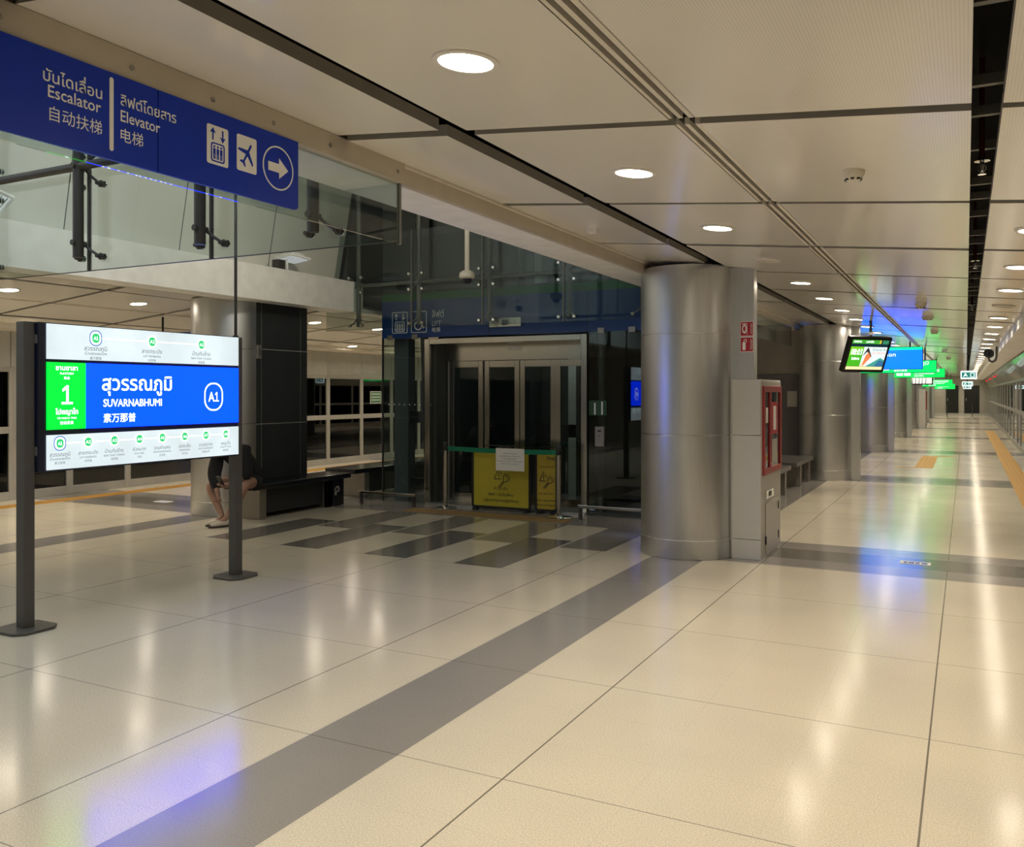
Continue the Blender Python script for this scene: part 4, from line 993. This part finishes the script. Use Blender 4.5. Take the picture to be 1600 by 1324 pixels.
# ------------------------------------------------------------------ hanging clock screens
def tv(loc, w, h, yaw, tilt, label, mono=False, rod=True):
    x, y, z = loc; t = thing('hanging_screen', label, 'screen', loc)
    n0 = Vector((math.cos(yaw), math.sin(yaw), 0)); u = Vector((-n0.y, n0.x, 0))
    n = (n0 * math.cos(tilt) - Vector((0, 0, 1)) * math.sin(tilt)); v = n.cross(u)
    if v.z < 0: v = -v
    f = Fr(loc, u, v, n)
    mb = MB(); mb.prism(rrect(-w / 2, w / 2, -h / 2, h / 2, .02), -.07, 0, M['blackplastic'], f); mb.build('casing', t)
    a = w / 2 - .055; b = h / 2 - .05; E = lambda nm, c, s=1.0: emit(nm, c, s * .62)
    mb = MB()
    if mono:
        mb.box(-a, a, -b, b, 0, .002, E('pale_screen_field', (.75, .75, .7), 1.0), f)
        ek = E('dark_screen_shape', (.04, .04, .04), 1.0)
        for k in range(6): mb.prism([(-a + .13 * k + .03, -b), (-a + .13 * k + .06, -b), (-a + .13 * k + .05 + .03 * (k % 2), b * (.4 + .1 * k))], .002, .003, ek, f)
        mb.build('display', t)
    else:
        mb.box(-a, a, -b, b, 0, .002, E('screen_dark_bar', (.004, .02, .035)), f)
        mb.box(-a, a * .56, b * .74, b, .002, .003, E('screen_green_bar', (.05, .33, .03)), f); mb.box(a * .66, a, b * .74, b, .002, .003, E('screen_teal_bar', (.03, .20, .10)), f); mb.box(a * .50, a * .58, b * .76, b, .003, .004, E('screen_yellow_mark', (.6, .5, .03)), f)
        mb.box(-a, -a * .28, -b * .78, b * .54, .002, .003, E('screen_grass_green', (.06, .40, .015)), f)
        mb.prism([(-a, -b * .1), (-a * .28, b * .3), (-a * .28, b * .54), (-a, b * .54)], .003, .0035, E('screen_lime_green', (.16, .52, .015)), f)
        mb.box(-a * .28, a, -b * .78, b * .54, .002, .003, E('screen_pale_blue', (.66, .80, .82)), f)
        mb.prism([(-a * .27, -b * .1), (-a * .05, b * .52), (a * .25, -b * .12), (a * .12, -b * .10), (-a * .05, b * .22)], .003, .004, E('screen_black_shape', (.02, .02, .02)), f)
        mb.prism([(-a * .1, -b * .05), (a * .02, b * .18), (a * .22, -b * .15), (a * .08, -b * .4), (-a * .1, -b * .72), (-a * .16, -b * .66)], .004, .005, E('screen_orange_shape', (.75, .20, .07)), f)
        mb.prism([(-a * .27, -b * .78), (-a * .05, -b * .78), (a * .05, -b * .40), (-a * .1, -b * .30), (-a * .22, -b * .5)], .0035, .0045, E('screen_cream_shape', (.75, .62, .42)), f)
        mb.prism([(a * .05, -b * .78), (a * .5, -b * .4), (a * .75, -b * .18), (a, -b * .35), (a, -b * .78)], .003, .004, E('screen_sea_green', (.05, .30, .25)), f)
        mb.prism([(a * .5, -b * .78), (a * .7, -b * .35), (a * .92, -b * .4), (a, -b * .55), (a, -b * .78)], .004, .005, E('screen_sea_blue', (.03, .13, .28)), f)
        mb.box(-a, a, -b, -b * .80, .002, .003, E('screen_cream_bar', (.95, .75, .38)), f)
        d = mb.build('display', t)
        mb = MB(); mb.text(f, '08:03', -a * .64, b * .0, .14, M['e_letter'], 'C', .006, width=.23); mb.text(f, 'วันอังคาร', -a * .62, -b * .34, .06, M['e_letter'], 'C', .006, width=.17)
        mb.text(f, 'โปรดระวัง', a * .58, b * .28, .06, M['e_ink'], 'C', .006, width=.30); mb.text(f, 'ขณะเดินทาง', a * .58, b * .06, .055, E('screen_red_text', (.8, .12, .08)), 'C', .006, width=.28)
        mb.text(f, 'ปลายทาง', -a * .72, b * .82, .05, M['e_letter'], 'C', .006, width=.16); mb.text(f, 'เวลาถึง', -a * .05, b * .82, .05, M['e_letter'], 'C', .006, width=.16)
        mb.build('lettering', d)
    p = f.p(0, h / 2, -.035)
    mb = MB(); mb.tube([tuple(p), (p.x, p.y, cz(p.x) + .02)], .022, M['blackplastic'], 12); mb.box(p.x - .05, p.x + .05, p.y - .03, p.y + .03, p.z + .02, p.z + .07, M['chrome']); mb.build('hanger', t, smooth=40)
    return t
tv((-1.42, 15.2, 2.205), .90, .60, math.radians(-38), math.radians(20), 'hanging clock screen reading 08:03 in black casing beside the second column')
tv((-1.75, 41.0, 2.22), 1.05, .62, math.radians(-80), math.radians(6), 'distant hanging screen with a black and white picture below the green sign', mono=True)
# ------------------------------------------------------------------ lit hanging direction signs
def hang_sign(x0, x1, y, z0, z1, m, label, draw):
    t = thing('lit_direction_sign', label, 'sign', ((x0 + x1) / 2, y, z0))
    mb = MB(); mb.box(x0 - .012, x1 + .012, y, y + .12, z0 - .012, z1 + .012, M['housing']); mb.build('housing', t)
    f = face_ny(y); mb = MB(); mb.box(x0, x1, z0, z1, .0, .004, m, f); p = mb.build('face_panel', t)
    fb = Fr((0, y + .12, 0), (-1, 0, 0), (0, 0, 1), (0, 1, 0)); mb = MB(); mb.box(-x1, -x0, z0, z1, 0, .004, m, fb); mb.build('face_panel', t)
    mb = MB(); draw(mb, f); mb.build('lettering', p)
    for x in (x0 + .25, x1 - .25):
        mb = MB(); mb.tube([(x, y + .06, z1), (x, y + .06, cz(x) + .02)], .018, M['blackplastic'], 10); mb.build('hanger', t, smooth=40)
EB = emit('bright_blue_sign_face', (0.0, 0.065, 0.9), 2.3); EG = emit('bright_green_sign_face', (0.0, 0.55, 0.06), 1.1); EGT = emit('bright_green_top_strip', (0.0, .62, .22), 1.2); EW = emit('bright_sign_letter', (.9, 1, 1), .9)
def db(mb, f):
    mb.box(-2.75, -.86, 2.545, 2.60, .004, .006, EGT, f)
    mb.text(f, 'ทางออก', -1.40, 2.40, .11, EW, 'R', .005, width=.42); mb.text(f, 'Way out', -1.30, 2.24, .12, EW, 'R', .005, width=.5) if False else None
hang_sign(-2.75, -.86, 21.3, 2.12, 2.60, EB, 'large bright blue lit sign with a green top strip hanging beyond the clock screen', db)
def dg(x1, z0, s):
    def d(mb, f):
        mb.text(f, 'ไปสุวรรณภูมิ', x1 - .95 * s, z0 + .19 * s, .12 * s, EW, 'L', .005, width=.78 * s); mb.text(f, 'To Suvarnabhumi', x1 - .95 * s, z0 + .11 * s, .085 * s, EW, 'L', .005, width=.62 * s); mb.text(f, '往素万那普', x1 - .95 * s, z0 + .03 * s, .06 * s, EW, 'L', .005)
        for k in (0, 1): mb.prism(rrect(x1 - 1.5 * s + .24 * k * s, x1 - 1.3 * s + .24 * k * s, z0 + .06 * s, z0 + .24 * s, .02), .004, .006, EW, f)
        lift_icon(mb, f, x1 - 1.5 * s, z0 + .06 * s, .2 * s, .18 * s, None, EG, .007)
    return d
for x1, y, z0, z1, l in ((-.65, 23.8, 2.09, 2.38, 'green lit direction sign partly behind the bright blue sign'), (-.62, 31.9, 2.09, 2.37, 'green lit direction sign, next one beyond the blue sign'),
                         (-.62, 50.0, 1.90, 2.24, 'distant green lit direction sign with two white symbols, third of the green ones'), (-.62, 62.0, 1.80, 2.12, 'smallest green lit direction sign, last before the end wall')):
    s = (z1 - z0) / .29
    hang_sign(x1 - 1.85 * s, x1, y, z0, z1, EG, l, dg(x1, z0, s))
EWF = emit('exit_sign_white_rim', (.85, .97, 1.0), .8); EX = emit('exit_sign_teal', (.01, .20, .15), .5)
def exit_sign(x0, x1, y, z0, z1, label):
    t = thing('exit_sign', label, 'exit sign', ((x0 + x1) / 2, y, z0))
    f = face_ny(y); w = x1 - x0; h = z1 - z0
    mb = MB(); mb.prism(rrect(x0, x1, z0, z1, .02), -.06, 0, EWF, f); mb.build('light_box', t)
    mb = MB(); mb.box(x0 + .03, x1 - .03, z0 + h * .18, z1 - h * .18, 0, .003, EX, f); p = mb.build('face_panel', t)
    mb = MB(); mb.prism(circ(x0 + w * .30, z0 + h * .62, h * .1, 12), .003, .005, EWF, f); mb.prism([(x0 + w * .14, z0 + h * .28), (x0 + w * .24, z0 + h * .52), (x0 + w * .36, z0 + h * .52), (x0 + w * .48, z0 + h * .28), (x0 + w * .34, z0 + h * .4)], .003, .005, EWF, f)
    mb.ring(rrect(x0 + w * .60, x0 + w * .86, z0 + h * .25, z0 + h * .75, .01), rrect(x0 + w * .64, x0 + w * .82, z0 + h * .3, z0 + h * .70, .005), .003, .005, EWF, f); mb.build('pictogram', p)
    xm = (x0 + x1) / 2
    mb = MB(); mb.tube([(xm, y + .03, z1), (xm, y + .03, 2.75)], .02, M['blackplastic'], 10); mb.build('hanger', t, smooth=40)
exit_sign(-.15, .29, 30, 2.0, 2.25, 'small white and teal exit sign hanging under the open gap, first of three')
exit_sign(-.16, .26, 43, 1.86, 2.06, 'tiny white and teal exit sign hanging under the open gap, second of three')
exit_sign(-.15, .26, 55, 1.78, 1.97, 'tiny white and teal exit sign hanging under the open gap, third and lowest')
# red status lamps above the far screen doors
for k, y in enumerate((44, 52, 61)):
    t = thing('door_status_lamp', 'small red lamp on the far screen door header, %s from the near end' % ORD[k], 'lamp', (1.12, y, 2.3), 'red lamps on the header')
    mb = MB(); mb.box(1.08, 1.16, y - .06, y + .06, 2.24, 2.34, M['blackplastic']); mb.build('lamp_body', t)
    mb = MB(); mb.box(1.06, 1.16, y - .065, y - .06, 2.27, 2.31, M['e_redlens'] if 'e_redlens' in M else emit('red_lamp_front', (1, .03, .03), .8)); mb.build('lamp_lens', t)
# ------------------------------------------------------------------ cameras
t = thing('security_camera', 'round security camera on a curved bracket under the bulkhead on the track side', 'security camera', (.42, 21.02, 2.4))
mb = MB(); pth = [(.60, 20.5, 2.60 + .0)] ; pth = [(.57, 20.3, 2.56), (.57, 20.3, 2.36), (.55, 20.3, 2.27), (.50, 20.3, 2.24), (.44, 20.3, 2.26), (.42, 20.3, 2.33)]; pth = [(a, b + .72, c) for a, b, c in pth]
mb.tube(pth, .022, M['bench_grey'], 10); mb.build('bracket', t, smooth=50)
fr = Fr((.42, 21.02, 2.42), (1, 0, 0), (0, 0, 1), (-.25, -.97, 0)); mb = MB(); mb.lathe([(.05, -.12), (.088, -.10), (.095, .02), (.085, .05), (.05, .055)], mat('camera_grey', (.03, .03, .03), .5), fr, 24); mb.build('housing', t, smooth=40)
mb = MB(); mb.lathe([(.055, .05), (.05, .08), (.02, .095)], M['housing'], fr, 20); mb.build('lens', t, smooth=40)
t = thing('dome_camera', 'cream dome camera hanging on a long pole in the void before the lift', 'security camera', (-5.29, 9.0, 3.0))
fr = Fr((-5.29, 9.0, 0), (1, 0, 0), (0, 1, 0), (0, 0, 1))
mb = MB(); mb.lathe([(.030, 3.04), (.030, 5.3)], M['cream'], fr, 16); mb.build('pole', t, smooth=40)
mb = MB(); mb.lathe([(.03, 3.06), (.065, 3.045), (.092, 3.02), (.095, 2.975), (.075, 2.955), (.06, 2.955)], M['cream'], fr, 28); mb.build('housing', t, smooth=40)
mb = MB(); mb.lathe([(.058, 2.957), (.055, 2.93), (.035, 2.905), (.01, 2.898)], M['housing'], fr, 24); mb.build('dome', t, smooth=60)
# ------------------------------------------------------------------ floodlights on the ledge of the void
def flood(x, y, z, label, nrm):
    t = thing('floodlight', label, 'floodlight', (x, y, z))
    n = Vector(nrm).normalized(); u = Vector((0, 1, 0)); v = n.cross(u).normalized(); u = v.cross(n)
    f = Fr((x, y, z + .20), u, v, n)
    mb = MB(); mb.prism(rrect(-.20, .20, -.15, .15, .02), -.012, .02, M['white_paint'], f); mb.add([f.p(a, b, c) for c, k in ((-.012, 1), (-.07, .6)) for a, b in ((-.17 * k, -.12 * k), (.17 * k, -.12 * k), (.17 * k, .12 * k), (-.17 * k, .12 * k))], [(0, 1, 2, 3), (4, 5, 6, 7), (0, 1, 5, 4), (1, 2, 6, 5), (2, 3, 7, 6), (3, 0, 4, 7)], M['white_paint']); mb.build('housing', t)
    mb = MB(); mb.box(-.17, .17, -.12, .12, .021, .024, emit('floodlight_glass', (.9, .97, 1), .28), f)
    for k in range(7): mb.box(-.16 + .05 * k, -.152 + .05 * k, -.12, .12, .024, .03, M['psd'], f)
    mb.build('lamp_glass', t)
    mb = MB(); mb.box(x - .02, x + .02, y - .14, y - .12, z, z + .17, M['white_paint']); mb.build('bracket', t)
    mb = MB(); mb.box(x - .06, x + .06, y - .34, y - .22, z, z + .14, M['tube']); mb.build('ballast_box', t)
flood(-8.12, 9.15, 3.22, 'white tilted floodlight on the ledge above the charcoal block', (.12, -.05, -1))
flood(-8.12, 4.95, 3.22, 'white tilted floodlight on the ledge at the picture edge, above the station sign', (.5, -.35, -.8))
t = thing('blue_hanging_sign', 'dark blue sign hanging under the opposite ceiling behind the station name sign', 'sign', (-9.6, 8.2, 2.4))
mb = MB(); mb.box(-10.6, -9.35, 8.9, 8.98, 2.22, 2.46, M['navy']); mb.build('sign_panel', t)
mb = MB()
for x in (-10.4, -9.6): mb.tube([(x, 8.94, 2.46), (x, 8.94, 2.8)], .015, M['blackplastic'], 8)
mb.build('hanger', t)
for x, l in ((-1.05, 'distant belt stanchion before the end wall, column side'), (.35, 'distant belt stanchion before the end wall, track side')): stanchion(x, 60.5, l, .95)
# ------------------------------------------------------------------ the seated person
def skin_mesh(name, pts, edges, radii, m, parent, root=0, sub=2, smooth=True):
    me = bpy.data.meshes.new(name); me.from_pydata([Vector(p) for p in pts], edges, []); o = bpy.data.objects.new(name, me); COL.objects.link(o)
    sk = o.modifiers.new('skin', 'SKIN'); sk.use_smooth_shade = True
    for i, r in enumerate(radii):
        v = me.skin_vertices[0].data[i]; v.radius = r if isinstance(r, tuple) else (r, r); v.use_root = (i == root)
    sb = o.modifiers.new('sub', 'SUBSURF'); sb.levels = sub; sb.render_levels = sub
    dg = bpy.context.evaluated_depsgraph_get(); res = bpy.data.meshes.new_from_object(o.evaluated_get(dg))
    bpy.data.objects.remove(o)
    mb = MB(); mb.add([tuple(v.co) for v in res.vertices], [tuple(p.vertices) for p in res.polygons], m)
    return mb.build(name, parent, smooth=60) if parent is not None else mb
PX, PY = -7.92, 8.22
t = thing('seated_person', 'person in black dress bent forward on the bench end, cream shoes, holding a phone', 'person', (PX, PY, 0))
HX, HY0 = -7.875, 8.26
pel = (-7.92, 8.22, .54); sp1 = (-7.92, 8.12, .66); sp2 = (-7.92, 7.98, .77); chest = (-7.90, 7.85, .87); neck = (HX, 7.72, .94); head0 = (HX, HY0 - .60, .99)
shL = (-8.05, 7.76, .88); shR = (-7.73, 7.84, .89)
elL = (-8.08, 7.70, .60); elR = (-7.69, 7.86, .60)
wrL = (-7.955, 7.65, .36); wrR = (-7.80, 7.66, .50)
haL = (-7.92, 7.635, .295); haR = (-7.845, 7.62, .49)
hipL = (-8.00, 8.17, .50); hipR = (-7.85, 8.17, .50)
knL = (-8.225, 7.76, .465); knR = (-7.63, 7.76, .49)
clL = (-8.15, 7.765, .33); clR = (-7.68, 7.73, .36)
anL = (-7.945, 7.71, .10); anR = (-7.80, 7.625, .10)
ftL = (-7.975, 7.62, .045); ftR = (-7.835, 7.54, .045)
toL = (-8.00, 7.54, .035); toR = (-7.865, 7.46, .035)
body_pts = [pel, sp1, sp2, chest, neck, head0, shL, elL, wrL, haL, shR, elR, wrR, haR, hipL, knL, clL, anL, ftL, toL, hipR, knR, clR, anR, ftR, toR]
body_e = [(0, 1), (1, 2), (2, 3), (3, 4), (4, 5), (3, 6), (6, 7), (7, 8), (8, 9), (3, 10), (10, 11), (11, 12), (12, 13), (0, 14), (14, 15), (15, 16), (16, 17), (17, 18), (18, 19), (0, 20), (20, 21), (21, 22), (22, 23), (23, 24), (24, 25)]
body_r = [(.15, .11), (.13, .10), (.14, .10), (.15, .10), .05, .055, .055, .042, .028, (.035, .016), .055, .042, .028, (.035, .016), .09, .058, .055, .033, .030, .022, .09, .058, .055, .033, .030, .022]
# extra ring vertices along the neck into a shaped head
body_pts += [(HX, HY0 - .68, 1.00), (HX, HY0 - .76, .955), (HX, HY0 - .79, .90)]; body_e += [(5, 26), (26, 27), (27, 28)]; body_r += [(.085, .10), (.078, .085), (.045, .04)]
# fingers rooted in the palms: four fingers and a thumb on each hand
def fingers(hi, h, dirx):
    for k in range(4):
        dx = (-.024 + .016 * k) * dirx; L = (.030, .035, .033, .026)[k]
        b = len(body_pts)
        body_pts.extend([(h[0] + dx, h[1] - .035, h[2] + .002), (h[0] + dx, h[1] - .035 - L, h[2] + .010), (h[0] + dx * .9, h[1] - .04 - L, h[2] + .03)])
        body_e.extend([(hi, b), (b, b + 1), (b + 1, b + 2)]); body_r.extend([.0095, .009, .0075])
    b = len(body_pts)
    body_pts.extend([(h[0] + .034 * dirx, h[1] - .005, h[2] + .012), (h[0] + .028 * dirx, h[1] - .035, h[2] + .032)]); body_e.extend([(hi, b), (b, b + 1)]); body_r.extend([.011, .009])
fingers(9, haL, 1); fingers(13, haR, -1)
bd = skin_mesh('body', body_pts, body_e, body_r, M['skin'], t)
# dress: torso, sleeves to the elbow and skirt over the thighs
mid = lambda p, q, k: tuple(p[i] * (1 - k) + q[i] * k for i in range(3))
dp = [(-7.92, 8.24, .555), sp1, sp2, chest, (HX, 7.76, .925), shL, elL, mid(elL, wrL, .72), shR, elR, mid(elR, wrR, .35), (hipL[0], hipL[1] - .02, .51), mid(hipL, knL, .52), (hipR[0], hipR[1] - .02, .51), mid(hipR, knR, .50)]
de = [(0, 1), (1, 2), (2, 3), (3, 4), (3, 5), (5, 6), (6, 7), (3, 8), (8, 9), (9, 10), (0, 11), (11, 12), (0, 13), (13, 14)]
dr = [(.18, .135), (.16, .125), (.17, .14), (.165, .125), (.075, .065), .098, .090, .056, .098, .085, .060, .115, .090, .115, .090]
skin_mesh('dress', dp, de, dr, M['dress'], bd)
hp = [(HX, HY0 - .585, 1.05), (HX, HY0 - .665, 1.075), (HX, HY0 - .755, 1.03), (HX - .07, HY0 - .70, 1.0), (HX - .075, HY0 - .75, .86), (HX + .07, HY0 - .70, 1.0), (HX + .075, HY0 - .75, .86)]
skin_mesh('hair', hp, [(0, 1), (1, 2), (1, 3), (3, 4), (1, 5), (5, 6)], [(.07, .05), (.10, .06), (.075, .04), .04, .02, .04, .02], M['hair'], bd, root=1)
mb = MB()
for s in (-1, 1):
    fr = Fr((HX + .032 * s, HY0 - .815, .965), (1, 0, 0), (0, .5, .86), (0, -.86, .5)); mb.lathe([(.011, -.004), (.011, .0), (.006, .004)], M['white_paint'], fr, 10); mb.lathe([(.005, .003), (.004, .0055)], M['ink'], fr, 8)
fr = Fr((HX, HY0 - .822, .935), (1, 0, 0), (0, .5, .86), (0, -.86, .5)); mb.lathe([(.014, -.01), (.012, .006), (.005, .018)], M['skin'], fr, 10); mb.box(-.022, .022, -.042, -.034, -.012, -.004, mat('lips', (.25, .07, .06), .5), fr)
mb.build('face_features', bd, smooth=50)
for s, a, b, c in ((0, anL, ftL, toL), (1, anR, ftR, toR)):
    d = (Vector(c) - Vector(a)); d.z = 0; d.normalize(); heel = Vector((a[0], a[1], .042)) - d * .03
    P = [heel, heel + d * .09 + Vector((0, 0, .005)), heel + d * .17 - Vector((0, 0, .004)), heel + d * .225 - Vector((0, 0, .010))]
    sh = skin_mesh('shoe', P, [(0, 1), (1, 2), (2, 3)], [(.040, .036), (.042, .040), (.046, .032), (.036, .022)], M['shoe'], bd)
    n = Vector((-d.y, d.x, 0)); mb = MB(); c0 = heel + d * .10; fr = Fr((c0.x, c0.y, 0), d, n, (0, 0, 1))
    mb.prism(circ(0, 0, .145, 24, .043), .001, .022, M['sole'], fr); mb.build('sole', sh)
t = thing('mobile_phone', 'dark mobile phone held in the seated person\'s hands', 'phone', (-7.845, 7.59, .53))
fr = Fr((-7.845, 7.585, .535), (1, 0, 0), (0, -.5, .86), (0, .86, .5)); mb = MB(); mb.prism(rrect(-.036, .036, -.06, .08, .01), -.004, .004, M['blackplastic'], fr); mb.build('phone_body', t)
mb = MB(); mb.box(-.032, .032, -.054, .074, .004, .0045, emit('phone_screen', (.5, .55, .6), .5), fr); mb.build('phone_screen', t)
